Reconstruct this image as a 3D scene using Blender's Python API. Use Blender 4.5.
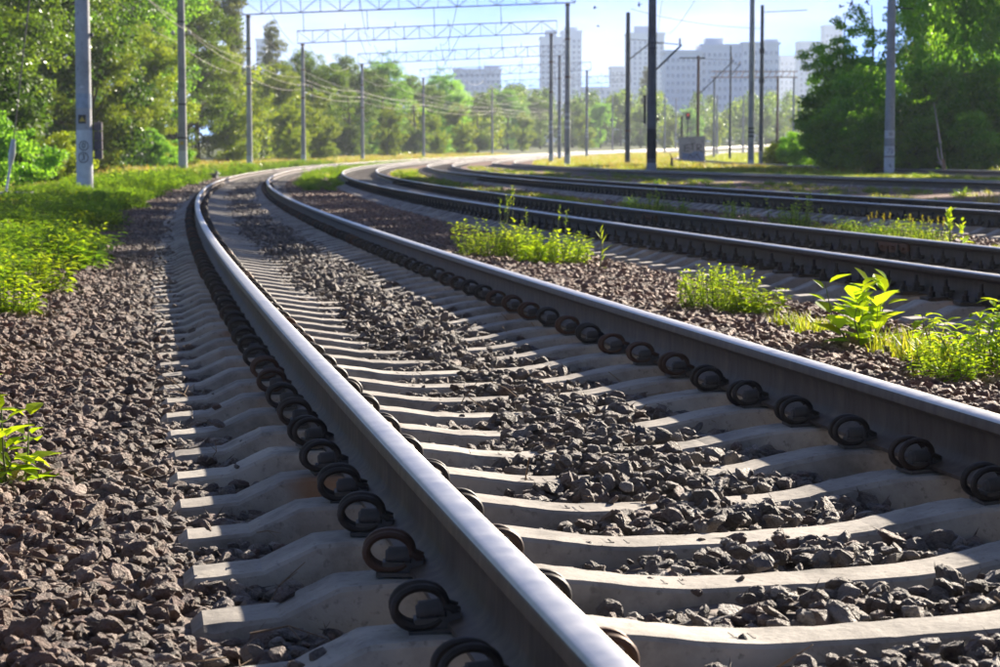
import bpy, bmesh, math, random
import numpy as np
from mathutils import Vector, Matrix, Euler

for o in list(bpy.data.objects):
    bpy.data.objects.remove(o)
scn = bpy.context.scene
COL = scn.collection
RNG = np.random.default_rng(7)
random.seed(7)
PI = math.pi

# ------------------------------------------------------------------ camera, sky, sun, exposure
CAM_Z = 0.898
FPX = 2100.0                      # focal length for a 1000 px wide frame
PITCH = math.atan((333.5 - 160.96) / FPX)
cd = bpy.data.cameras.new('camera')
cam = bpy.data.objects.new('camera', cd)
COL.objects.link(cam)
cam.location = (0, 0, CAM_Z)
cam.rotation_euler = (PI / 2 - PITCH, 0, 0)
cd.sensor_width = 36.0
cd.lens = FPX / 1000.0 * 36.0
cd.clip_start = 0.1
cd.clip_end = 8000
cd.dof.use_dof = True
cd.dof.focus_distance = 6.3
cd.dof.aperture_fstop = 10.0
scn.camera = cam

SUN_AZ = math.radians(37)         # to the right of the viewing direction
SUN_EL = math.radians(24.8)
w = bpy.data.worlds.new('World')
scn.world = w
w.use_nodes = True
nt = w.node_tree
nt.nodes.clear()
wo = nt.nodes.new('ShaderNodeOutputWorld')
bg = nt.nodes.new('ShaderNodeBackground')
sky = nt.nodes.new('ShaderNodeTexSky')
sky.sky_type = 'NISHITA'
sky.sun_disc = False
sky.sun_elevation = SUN_EL
sky.sun_rotation = SUN_AZ
sky.altitude = 10500
sky.air_density = 1.0
sky.dust_density = 0.0
sky.ozone_density = 6.5
# thin drifting cloud, the same all over the sky
tc = nt.nodes.new('ShaderNodeTexCoord')
mp = nt.nodes.new('ShaderNodeMapping')
mp.inputs['Scale'].default_value = (1.6, 1.6, 7.0)
mp.inputs['Location'].default_value = (0.35, 0.1, 0.55)
nz = nt.nodes.new('ShaderNodeTexNoise')
nz.inputs['Scale'].default_value = 2.6
nz.inputs['Detail'].default_value = 7
nz.inputs['Roughness'].default_value = 0.52
rp = nt.nodes.new('ShaderNodeValToRGB')
rp.color_ramp.elements[0].position = 0.51
rp.color_ramp.elements[1].position = 0.73
mx = nt.nodes.new('ShaderNodeMix')
mx.data_type = 'RGBA'
mx.inputs[7].default_value = (4.6, 4.5, 4.7, 1)
sc_ = nt.nodes.new('ShaderNodeMath')
sc_.operation = 'MULTIPLY'
sc_.inputs[1].default_value = 0.62
nt.links.new(tc.outputs['Generated'], mp.inputs[0])
nt.links.new(mp.outputs[0], nz.inputs['Vector'])
nt.links.new(nz.outputs['Fac'], rp.inputs[0])
nt.links.new(rp.outputs[0], sc_.inputs[0])
nt.links.new(sc_.outputs[0], mx.inputs[0])
nt.links.new(sky.outputs[0], mx.inputs[6])
nt.links.new(mx.outputs[2], bg.inputs[0])
bg.inputs[1].default_value = 0.088
nt.links.new(bg.outputs[0], wo.inputs[0])

sl = bpy.data.lights.new('sun', 'SUN')
sl.energy = 5.0
sl.angle = math.radians(0.6)
sl.color = (1.0, 0.88, 0.72)
so = bpy.data.objects.new('sun', sl)
COL.objects.link(so)
sd = Vector((math.sin(SUN_AZ) * math.cos(SUN_EL), math.cos(SUN_AZ) * math.cos(SUN_EL), math.sin(SUN_EL)))
so.rotation_euler = sd.to_track_quat('Z', 'Y').to_euler()
so.location = sd * 100

scn.view_settings.view_transform = 'Standard'
scn.view_settings.look = 'None'
scn.view_settings.exposure = 1.62
scn.view_settings.gamma = 1.0
scn.view_settings.use_curve_mapping = False
scn.render.engine = 'CYCLES'
scn.cycles.use_denoising = True
scn.cycles.max_bounces = 6
scn.cycles.transparent_max_bounces = 6
scn.cycles.volume_bounces = 0

# ------------------------------------------------------------------ the curve all tracks follow
ANG, KAP, E0, BR = 0.183189, 0.0011722, 0.68856, 1.63934e-5
RAD = 1 / KAP
NX, NY = math.cos(ANG), math.sin(ANG)
CX, CY = NX * (RAD + E0), NY * (RAD + E0)


def elev(s):
    s = np.clip(s, 0, 620)
    return BR * s * s


def pt(s, d):
    th = -ANG + KAP * np.asarray(s, float)
    return CX - np.cos(th) * (RAD - d), CY + np.sin(th) * (RAD - d)


def inv(x, y):
    vx, vy = np.asarray(x, float) - CX, np.asarray(y, float) - CY
    r = np.hypot(vx, vy)
    th = np.arctan2(vy / r, -vx / r)
    return (th + ANG) / KAP, RAD - r


def head(s):
    return -ANG + KAP * s          # heading, clockwise from +Y


PROF = [(-3000, 3.0), (-200, .8), (-40, .25), (-9, .06), (-4, .03), (-2.2, 0.0), (-1.5, -.04), (-1.3, -.07), (-.64, -.075), (-.54, -.088), (.45, -.08), (.7, -.062),
        (1.0, -.05), (1.25, -.03), (1.5, -.035), (2.1, -.045), (2.3, -.03), (3.5, -.035), (3.72, -.062), (6.5, -.062), (6.7, .0), (8.3, .02), (8.5, .03), (11.3, .04), (12, .08), (15, .10), (40, .13), (860, .13)]
PD = [p for p, q in PROF]
PZ = [q for p, q in PROF]


def prof(d):
    return np.interp(d, PD, PZ)


def gz(x, y):
    s, d = inv(x, y)
    return float(elev(s) + prof(d))


def px(x, Z):
    """sideways position of picture column x at distance Z"""
    return (x - 500.0) / FPX * Z


# ------------------------------------------------------------------ helpers
class MB:
    def __init__(self):
        self.v, self.f, self.m = [], [], []

    def add(self, verts, faces, mi=0):
        b = len(self.v)
        self.v.extend([tuple(p) for p in verts])
        for f in faces:
            self.f.append([b + i for i in f])
            self.m.append(mi)

    def box(self, c, size, mi=0, M=None):
        hx, hy, hz = size[0] / 2, size[1] / 2, size[2] / 2
        vs = [(c[0] + a * hx, c[1] + b * hy, c[2] + e * hz) for e in (-1, 1) for b in (-1, 1) for a in (-1, 1)]
        if M is not None:
            vs = [M @ Vector(p) for p in vs]
        self.add(vs, [(0, 2, 3, 1), (4, 5, 7, 6), (0, 1, 5, 4), (2, 6, 7, 3), (0, 4, 6, 2), (1, 3, 7, 5)], mi)

    def tube(self, pts, radii, n=8, mi=0, cap=True):
        pts = [Vector(p) for p in pts]
        if not hasattr(radii, '__len__'):
            radii = [radii] * len(pts)
        rings = []
        prev = None
        for i, p in enumerate(pts):
            t = (pts[min(i + 1, len(pts) - 1)] - pts[max(i - 1, 0)])
            t.normalize()
            if prev is None:
                a = Vector((0, 0, 1)) if abs(t.z) < 0.9 else Vector((1, 0, 0))
                u = t.cross(a).normalized()
            else:
                u = (prev - t * prev.dot(t)).normalized()
            prev = u
            vv = t.cross(u)
            rings.append([p + (u * math.cos(2 * PI * k / n) + vv * math.sin(2 * PI * k / n)) * radii[i] for k in range(n)])
        vs = [p for r in rings for p in r]
        fs = []
        for i in range(len(rings) - 1):
            for k in range(n):
                a, b = i * n + k, i * n + (k + 1) % n
                fs.append((a, b, b + n, a + n))
        if cap:
            fs.append(tuple(range(n))[::-1])
            fs.append(tuple((len(rings) - 1) * n + k for k in range(n)))
        self.add(vs, fs, mi)

    def mesh(self, name, mats, smooth=False):
        me = bpy.data.meshes.new(name)
        me.from_pydata(self.v, [], self.f)
        for m in (mats if isinstance(mats, (list, tuple)) else [mats]):
            me.materials.append(m)
        me.polygons.foreach_set('material_index', self.m)
        if smooth:
            me.polygons.foreach_set('use_smooth', [True] * len(self.f))
        me.update()
        return me

    def build(self, name, mats, parent=None, loc=(0, 0, 0), smooth=False):
        return obj(name, self.mesh(name, mats, smooth), parent, loc)


def fast_mesh(name, v, nper, mat, smooth=False):
    """v: (faces*nper, 3) array, each run of nper vertices one face"""
    v = np.ascontiguousarray(v, dtype=np.float32)
    nv = len(v)
    nf = nv // nper
    me = bpy.data.meshes.new(name)
    me.vertices.add(nv)
    me.vertices.foreach_set('co', v.ravel())
    me.loops.add(nv)
    me.loops.foreach_set('vertex_index', np.arange(nv, dtype=np.int32))
    me.polygons.add(nf)
    me.polygons.foreach_set('loop_start', np.arange(0, nv, nper, dtype=np.int32))
    if mat is not None:
        me.materials.append(mat)
    me.update(calc_edges=True)
    return me


def obj(name, me, parent=None, loc=(0, 0, 0), rot=None):
    o = bpy.data.objects.new(name, me)
    COL.objects.link(o)
    o.location = loc
    if rot is not None:
        o.rotation_euler = rot
    if parent is not None:
        o.parent = parent
    return o


def tag(o, label=None, cat=None, group=None, kind=None):
    if label:
        o['label'] = label
    if cat:
        o['category'] = cat
    if group:
        o['group'] = group
    if kind:
        o['kind'] = kind
    return o


def empty(name, loc, label, cat, group=None, rz=0):
    o = bpy.data.objects.new(name, None)
    COL.objects.link(o)
    o.location = loc
    o.rotation_euler = (0, 0, rz)
    o.empty_display_size = .2
    return tag(o, label, cat, group)


# ------------------------------------------------------------------ materials
def mat(name):
    m = bpy.data.materials.new(name)
    m.use_nodes = True
    t = m.node_tree
    return m, t, t.nodes['Principled BSDF']


def N(t, typ, **kw):
    n = t.nodes.new(typ)
    for k, v in kw.items():
        if k.startswith('i_'):
            n.inputs[k[2:].replace('_', ' ')].default_value = v
        else:
            setattr(n, k, v)
    return n


def ramp(t, src, stops):
    r = t.nodes.new('ShaderNodeValToRGB')
    e = r.color_ramp.elements
    while len(e) < len(stops):
        e.new(0.5)
    for k, (p, c) in enumerate(stops):
        e[k].position = p
        e[k].color = (*c, 1) if len(c) == 3 else c
    t.links.new(src, r.inputs[0])
    return r.outputs[0]


def noise(t, scale, detail=4, coord='Object', rough=0.55, vec=None):
    n = t.nodes.new('ShaderNodeTexNoise')
    n.inputs['Scale'].default_value = scale
    n.inputs['Detail'].default_value = detail
    n.inputs['Roughness'].default_value = rough
    if vec is None:
        c = t.nodes.new('ShaderNodeTexCoord')
        vec = c.outputs[coord]
    t.links.new(vec, n.inputs['Vector'])
    return n.outputs['Fac']


def geopos(t):
    return t.nodes.new('ShaderNodeNewGeometry').outputs['Position']


def bump(t, b, src, strength=0.4, dist=0.01, prev=None):
    n = t.nodes.new('ShaderNodeBump')
    n.inputs['Strength'].default_value = strength
    n.inputs['Distance'].default_value = dist
    t.links.new(src, n.inputs['Height'])
    if prev is not None:
        t.links.new(prev, n.inputs['Normal'])
    t.links.new(n.outputs[0], b.inputs['Normal'])
    return n.outputs[0]


def mixc(t, fac, a, b, mode='MIX'):
    m = t.nodes.new('ShaderNodeMix')
    m.data_type = 'RGBA'
    m.blend_type = mode
    for sock, v in ((0, fac), (6, a), (7, b)):
        if isinstance(v, (int, float)):
            m.inputs[sock].default_value = v
        elif isinstance(v, tuple):
            m.inputs[sock].default_value = (*v, 1)
        else:
            t.links.new(v, m.inputs[sock])
    return m.outputs[2]


def simple(name, col, rough=0.8, metal=0.0, nscale=8.0, var=0.25, bstr=0.2, bdist=0.01, coord='Object'):
    m, t, b = mat(name)
    f = noise(t, nscale, 5, coord)
    c = ramp(t, f, [(0.25, tuple(x * (1 - var) for x in col)), (0.75, tuple(min(1, x * (1 + var)) for x in col))])
    t.links.new(c, b.inputs['Base Color'])
    b.inputs['Roughness'].default_value = rough
    b.inputs['Metallic'].default_value = metal
    if bstr:
        bump(t, b, f, bstr, bdist)
    return m


def rock_zone(t, c):
    """grey crushed rock inside the nearest track, browner rock on the shoulder and between the other tracks"""
    g = geopos(t)
    sub = N(t, 'ShaderNodeVectorMath', operation='SUBTRACT')
    sub.inputs[1].default_value = (CX, CY, 0)
    t.links.new(g, sub.inputs[0])
    flat = N(t, 'ShaderNodeVectorMath', operation='MULTIPLY')
    flat.inputs[1].default_value = (1, 1, 0)
    t.links.new(sub.outputs[0], flat.inputs[0])
    ln = N(t, 'ShaderNodeVectorMath', operation='LENGTH')
    t.links.new(flat.outputs[0], ln.inputs[0])
    mr_ = N(t, 'ShaderNodeMapRange')
    mr_.inputs['From Min'].default_value = RAD + 2.0
    mr_.inputs['From Max'].default_value = RAD - 4.0
    t.links.new(ln.outputs['Value'], mr_.inputs[0])
    z = ramp(t, mr_.outputs[0], [(.14, (1.25, .94, .78)), (.29, (.98, .985, 1.02)), (.60, (.98, .985, 1.02)), (.78, (1.32, .90, .72))])
    return mixc(t, 1.0, c, z, 'MULTIPLY')


def m_stone():
    m, t, b = mat('crushed_stone')
    oi = t.nodes.new('ShaderNodeObjectInfo')
    base = ramp(t, oi.outputs['Random'], [(0.0, (.045, .04, .042)), (.2, (.115, .105, .10)), (.4, (.17, .125, .095)), (.55, (.085, .085, .10)), (.68, (.165, .095, .07)), (.85, (.26, .24, .225)), (.93, (.36, .33, .30)), (1.0, (.085, .065, .058))])
    tcn = t.nodes.new('ShaderNodeTexCoord')
    f = noise(t, 1.6, 6, rough=.65, vec=tcn.outputs['Object'])
    f2 = noise(t, 7.0, 4, rough=.7, vec=tcn.outputs['Object'])
    c = mixc(t, ramp(t, f, [(.35, (0, 0, 0)), (.7, (.8, .8, .8))]), base, (.25, .22, .20))
    c = mixc(t, ramp(t, f2, [(.3, (.55, .55, .55)), (.5, (0, 0, 0))]), c, (.05, .045, .045))
    c = rock_zone(t, c)
    t.links.new(c, b.inputs['Base Color'])
    b.inputs['Roughness'].default_value = .62
    bump(t, b, f2, .6, .12)
    return m


def m_ballast():
    m, t, b = mat('ballast_gravel')
    p = geopos(t)
    v = t.nodes.new('ShaderNodeTexVoronoi')
    v.inputs['Scale'].default_value = 17
    t.links.new(p, v.inputs['Vector'])
    sep = t.nodes.new('ShaderNodeSeparateColor')
    t.links.new(v.outputs['Color'], sep.inputs[0])
    c = ramp(t, sep.outputs[0], [(0, (.05, .045, .045)), (.3, (.12, .105, .10)), (.6, (.16, .125, .105)), (.85, (.20, .18, .165)), (1, (.10, .09, .10))])
    big = noise(t, .35, 3, vec=p)
    c = mixc(t, ramp(t, big, [(.3, (0, 0, 0)), (.75, (.5, .5, .5))]), c, (.17, .145, .13))
    c = rock_zone(t, c)
    t.links.new(c, b.inputs['Base Color'])
    b.inputs['Roughness'].default_value = .85
    inv_ = t.nodes.new('ShaderNodeMath')
    inv_.operation = 'SUBTRACT'
    inv_.inputs[0].default_value = 1
    t.links.new(v.outputs['Distance'], inv_.inputs[1])
    n1 = bump(t, b, inv_.outputs[0], .9, .035)
    bump(t, b, noise(t, 60, 3, vec=p), .4, .006, n1)
    return m


def m_soil():
    m, t, b = mat('verge_soil')
    p = geopos(t)
    f = noise(t, .5, 6, vec=p)
    g = noise(t, 9, 5, vec=p)
    c = ramp(t, f, [(.3, (.05, .085, .02)), (.5, (.08, .115, .03)), (.62, (.115, .125, .045)), (.8, (.085, .10, .035))])
    c = mixc(t, ramp(t, g, [(.35, (.6, .6, .6)), (.6, (0, 0, 0))]), c, (.05, .06, .025))
    t.links.new(c, b.inputs['Base Color'])
    b.inputs['Roughness'].default_value = .95
    bump(t, b, g, .6, .05)
    return m


def m_concrete(name, col=(.40, .38, .355), stain=True, scale=1.0):
    m, t, b = mat(name)
    tcn = t.nodes.new('ShaderNodeTexCoord')
    oi = t.nodes.new('ShaderNodeObjectInfo')
    add = t.nodes.new('ShaderNodeVectorMath')
    add.operation = 'ADD'
    sclv = t.nodes.new('ShaderNodeMath')
    sclv.operation = 'MULTIPLY'
    sclv.inputs[1].default_value = 37.0
    t.links.new(oi.outputs['Random'], sclv.inputs[0])
    t.links.new(tcn.outputs['Object'], add.inputs[0])
    t.links.new(sclv.outputs[0], add.inputs[1])
    vec = add.outputs[0]
    f = noise(t, 5 * scale, 7, vec=vec, rough=.62)
    g = noise(t, 45 * scale, 4, vec=vec, rough=.6)
    dk = tuple(x * .5 for x in col)
    lt = tuple(min(1, x * 1.22) for x in col)
    c = ramp(t, f, [(.30, dk), (.47, col), (.68, lt)])
    pit = ramp(t, g, [(.30, (.7, .7, .7)), (.42, (0, 0, 0))])
    c = mixc(t, pit, c, tuple(x * .45 for x in col))
    tint = ramp(t, oi.outputs['Random'], [(0, (.82, .80, .78)), (1, (1.06, 1.05, 1.03))])
    c = mixc(t, 1.0, c, tint, 'MULTIPLY')
    if stain:
        gr = noise(t, 1.7, 6, vec=vec, rough=.7)
        c = mixc(t, ramp(t, gr, [(.46, (0, 0, 0)), (.62, (.55, .55, .55))]), c, (.13, .12, .115))
        rs = noise(t, 2.2, 4, vec=vec)
        rust = ramp(t, rs, [(.57, (0, 0, 0)), (.68, (.75, .75, .75))])
        sep = t.nodes.new('ShaderNodeSeparateXYZ')
        t.links.new(tcn.outputs['Object'], sep.inputs[0])
        ab = N(t, 'ShaderNodeMath', operation='ABSOLUTE')
        t.links.new(sep.outputs[0], ab.inputs[0])
        sub = N(t, 'ShaderNodeMath', operation='SUBTRACT')
        t.links.new(ab.outputs[0], sub.inputs[0])
        sub.inputs[1].default_value = .80
        ab2 = N(t, 'ShaderNodeMath', operation='ABSOLUTE')
        t.links.new(sub.outputs[0], ab2.inputs[0])
        near = ramp(t, ab2.outputs[0], [(.16, (1, 1, 1)), (.30, (0, 0, 0))])
        fac = mixc(t, 1.0, rust, near, 'MULTIPLY')
        c = mixc(t, fac, c, (.22, .10, .035))
    t.links.new(c, b.inputs['Base Color'])
    b.inputs['Roughness'].default_value = .82
    n1 = bump(t, b, f, .35, .015)
    bump(t, b, g, .5, .005, n1)
    return m


def m_rail_side(name='weathered_rail', k=1.0):
    m, t, b = mat(name)
    p = geopos(t)
    mpn = N(t, 'ShaderNodeMapping')
    mpn.inputs['Scale'].default_value = (9, 9, 2.2)
    t.links.new(p, mpn.inputs[0])
    f = noise(t, 2.4, 6, vec=mpn.outputs[0], rough=.6)
    g = noise(t, 60, 3, vec=p)
    c = ramp(t, f, [(.3, (.058 * k, .040 * k, .030 * k)), (.52, (.095 * k, .073 * k, .058 * k)), (.72, (.15 * k, .11 * k, .082 * k))])
    c = mixc(t, ramp(t, g, [(.55, (0, 0, 0)), (.75, (.35, .35, .35))]), c, (.09, .055, .035))
    t.links.new(c, b.inputs['Base Color'])
    b.inputs['Roughness'].default_value = .55
    b.inputs['Metallic'].default_value = .25
    bump(t, b, g, .25, .002)
    return m


def m_rail_top():
    m, t, b = mat('polished_rail_head')
    p = geopos(t)
    f = noise(t, 14, 4, vec=p)
    c = ramp(t, f, [(.3, (.56, .545, .52)), (.7, (.72, .70, .665))])
    t.links.new(c, b.inputs['Base Color'])
    b.inputs['Metallic'].default_value = 1.0
    r = ramp(t, f, [(.3, (.40, .40, .40)), (.7, (.46, .46, .46))])
    t.links.new(r, b.inputs['Roughness'])
    return m


def m_leaf(name, dark, mid, light, trans=.5, gloss=.035):
    m = bpy.data.materials.new(name)
    m.use_nodes = True
    t = m.node_tree
    t.nodes.clear()
    out = N(t, 'ShaderNodeOutputMaterial')
    at = N(t, 'ShaderNodeAttribute', attribute_name='tint')
    oi = N(t, 'ShaderNodeObjectInfo')
    c = ramp(t, at.outputs['Fac'], [(0, dark), (.5, mid), (1, light)])
    hsv = N(t, 'ShaderNodeHueSaturation')
    vr = N(t, 'ShaderNodeMapRange')
    vr.inputs['To Min'].default_value = .8
    vr.inputs['To Max'].default_value = 1.2
    t.links.new(oi.outputs['Random'], vr.inputs[0])
    t.links.new(vr.outputs[0], hsv.inputs['Value'])
    t.links.new(c, hsv.inputs['Color'])
    d = N(t, 'ShaderNodeBsdfDiffuse')
    tr = N(t, 'ShaderNodeBsdfTranslucent')
    gl = N(t, 'ShaderNodeBsdfGlossy')
    gl.inputs['Roughness'].default_value = .42
    gl.inputs['Color'].default_value = (.8, .85, .8, 1)
    t.links.new(hsv.outputs[0], d.inputs['Color'])
    tcol = mixc(t, 1.0, hsv.outputs[0], (3.0, 2.7, .7), 'MULTIPLY')
    t.links.new(tcol, tr.inputs['Color'])
    m1 = N(t, 'ShaderNodeMixShader')
    m1.inputs[0].default_value = trans
    m2 = N(t, 'ShaderNodeMixShader')
    fr = N(t, 'ShaderNodeFresnel')
    fr.inputs['IOR'].default_value = 1.35
    ml = N(t, 'ShaderNodeMath', operation='MULTIPLY')
    ml.inputs[1].default_value = gloss * 5
    t.links.new(fr.outputs[0], ml.inputs[0])
    t.links.new(ml.outputs[0], m2.inputs[0])
    t.links.new(d.outputs[0], m1.inputs[1])
    t.links.new(tr.outputs[0], m1.inputs[2])
    t.links.new(m1.outputs[0], m2.inputs[1])
    t.links.new(gl.outputs[0], m2.inputs[2])
    t.links.new(m2.outputs[0], out.inputs[0])
    return m


M_STONE = m_stone()
M_BALLAST = m_ballast()
M_SOIL = m_soil()
M_SLEEPER = m_concrete('sleeper_concrete')
M_POLE = m_concrete('pole_concrete', (.36, .37, .39), False, .25)
M_RAIL = m_rail_side()
M_RAIL_D = m_rail_side('dark_grimy_rail', .42)
M_RTOP = m_rail_top()
M_CLIP = simple('clip_steel', (.035, .030, .028), .55, .3, 40, .4, .3, .002)
_t = M_CLIP.node_tree
_b = _t.nodes['Principled BSDF']
_oi = _t.nodes.new('ShaderNodeObjectInfo')
_src = _b.inputs['Base Color'].links[0].from_socket
_t.links.new(mixc(_t, ramp(_t, _oi.outputs['Random'], [(.62, (0, 0, 0)), (.95, (.75, .75, .75))]), _src, (.12, .055, .03)), _b.inputs['Base Color'])
M_INSUL = simple('clip_insulator', (.075, .07, .068), .6, 0, 30, .3, .2, .002)
M_PLATE = simple('fastening_steel', (.03, .026, .024), .6, .3, 30, .4, .3, .003)
M_PLATE_R = simple('rusty_fish_plate', (.11, .05, .03), .75, .1, 25, .4, .3, .003)
M_DARK = simple('dark_painted_steel', (.05, .05, .055), .6, .2, 6, .3, .1)
M_RUSTST = simple('rusty_gantry_steel', (.16, .085, .06), .75, .1, 5, .35, .1)
M_GALV = simple('galvanised_steel', (.42, .45, .50), .5, .4, 5, .2, .1)
M_WHITE = simple('white_paint', (.62, .63, .64), .7, 0, 6, .18, .1)
M_BLACKP = simple('black_paint', (.03, .03, .035), .7, 0, 6, .3, .05)
M_WIRE = simple('weathered_wire', (.30, .27, .24), .6, .2, 3, .2, 0)
M_CERAM = simple('ceramic_insulator', (.55, .55, .53), .3, 0, 4, .1, 0)
M_CERBR = simple('brown_insulator', (.14, .05, .035), .4, 0, 4, .2, 0)
M_YEL = simple('warning_yellow', (.55, .38, .05), .6, 0, 6, .1, 0)
M_BARK = simple('bark', (.10, .075, .055), .95, 0, 9, .4, .8, .03)
M_STEM = simple('green_stem', (.13, .17, .05), .8, 0, 10, .2, 0)
M_DEADW = simple('bare_dead_wood', (.50, .44, .38), .9, 0, 12, .25, .4, .01)
M_LEAF_A = m_leaf('leaf_maple', (.028, .062, .012), (.062, .118, .018), (.12, .18, .025), .5)
M_LEAF_B = m_leaf('leaf_fresh', (.05, .095, .010), (.11, .165, .015), (.19, .235, .02), .55)
M_LEAF_C = m_leaf('leaf_shade', (.055, .15, .034), (.105, .24, .048), (.17, .31, .06), .58)
M_LEAF_P = m_leaf('leaf_poplar', (.05, .07, .035), (.085, .11, .055), (.12, .145, .08), .35)
M_WEED = m_leaf('leaf_weed', (.09, .17, .012), (.17, .26, .018), (.26, .33, .025), .6)
M_WEED_D = m_leaf('leaf_verge_weed', (.05, .12, .012), (.10, .20, .018), (.17, .27, .025), .55)
M_GRASS = m_leaf('grass_blade', (.08, .13, .02), (.14, .19, .03), (.24, .25, .06), .5, .02)
M_DRY = m_leaf('dry_grass', (.16, .13, .06), (.25, .20, .10), (.34, .28, .15), .4, .02)
M_FLOWER = m_leaf('yellow_flower', (.50, .45, .03), (.62, .56, .04), (.7, .64, .06), .1, .02)

# ------------------------------------------------------------------ the ground and the ballast
GS = np.concatenate([np.linspace(-220, -10, 12), np.linspace(-8, 60, 60), np.linspace(63, 330, 80), np.linspace(340, 700, 30), np.linspace(740, 2500, 40)])
GD = np.concatenate([np.linspace(-3000, -300, 16), np.linspace(-260, -30, 14), np.linspace(-27, -5, 18), np.array([-4.4, -3.8, -3.2, -2.6, -2.2, -1.9, -1.66, -1.55, -1.2, -.6, 0]), np.linspace(.6, 11.4, 19), np.array([11.55, 11.66]), np.linspace(12, 45, 44), np.linspace(50, 848, 40)])
RS = np.random.default_rng(3)


def sheet(name, S, D, zoff, material, rough=0.0, d_of=None):
    ss, dd = np.meshgrid(S, D, indexing='ij')
    if d_of is not None:
        dd = dd + d_of(ss)
    x, y = pt(ss, dd)
    z = elev(ss) + prof(dd) + zoff(ss, dd)
    if rough:
        z = z + RS.normal(0, rough, z.shape)
    n, m_ = ss.shape
    v = np.stack([x, y, z], -1).reshape(-1, 3)
    idx = np.arange(n * m_).reshape(n, m_)
    f = np.stack([idx[:-1, :-1], idx[:-1, 1:], idx[1:, 1:], idx[1:, :-1]], -1).reshape(-1, 4)
    me = bpy.data.meshes.new(name)
    me.from_pydata(v.tolist(), [], f.tolist())
    me.materials.append(material)
    me.polygons.foreach_set('use_smooth', [True] * len(f))
    return obj(name, me)


def ground_off(s, d):
    o = np.where((d > -1.6) & (d < 11.6), -.09, -.005)
    return o


def t4_off(s):
    return np.interp(s, [0, 40, 155, 400], [21.5, 19.3, 13.0, 13.0])


def t3_off(s):
    return np.interp(s, [0, 40, 130, 400], [9.14, 9.12, 8.7, 8.7])


ground = tag(sheet('ground', GS, GD, ground_off, M_SOIL), kind='structure')
BS = np.concatenate([np.linspace(-3, 40, 173), np.linspace(40.5, 120, 120), np.linspace(122, 700, 160)])
BD = np.concatenate([np.linspace(-1.75, -.7, 6), np.linspace(-.6, 2.2, 15), np.linspace(2.4, 11.6, 40)])


def heap(s, d):
    """loose stones heaped over the middle of the nearest track"""
    a = .5 + .5 * np.sin(s * .83 + .6) * np.sin(s * .37 + 1.1)
    k = np.where(s < 22, np.interp(s, [0, 4.2, 5.6, 7], [.45, .5, .9, 1.0]), np.clip(1 - (s - 22) / 30, .45, 1))
    return (.042 + .05 * a) * k * np.exp(-((d - .84 + .06 * np.sin(s * 1.3)) / .34) ** 2)


def ballast_off(s, d):
    e = np.where(d < -1.6, -.06, 0) + np.where(d > 11.45, -.06, 0)
    lift = np.minimum(prof(d) - .02 + heap(s, d), np.where((d > -.6) & (d < 2.2), -.07, 9.0)) - prof(d)
    return e + lift


ballast = tag(sheet('ballast_bed', BS, BD, ballast_off, M_BALLAST, .004), kind='structure')
S4 = np.concatenate([np.linspace(10, 120, 150), np.linspace(122, 420, 80)])
tag(sheet('ballast_strip', S4, np.linspace(-5.5, 3.4, 26), lambda s, d: np.where((d - t4_off(s) < -5.3) | (d - t4_off(s) > 3.2), -.05, .02), M_BALLAST, .01, t4_off), kind='structure')
tag(sheet('ballast_strip', S4, np.linspace(-2.4, 2.6, 14), lambda s, d: np.where((d < 27.3) | (d > 31.9), -.05, .05), M_BALLAST, .01, lambda s: 29.5 + 0 * s), kind='structure')

# ------------------------------------------------------------------ tracks
# rail section, half profile from the running edge down (metres, z from the rail top)
HALF = [(0, 0), (.018, -.0006), (.028, -.0035), (.0345, -.009), (.0365, -.016), (.0375, -.036), (.034, -.041), (.016, -.050), (.0105, -.060), (.009, -.095),
        (.0095, -.125), (.014, -.143), (.030, -.1555), (.060, -.165), (.0745, -.1695), (.075, -.1795)]
PROFILE = [(-x, z) for x, z in HALF[::-1]] + HALF[1:]


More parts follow.
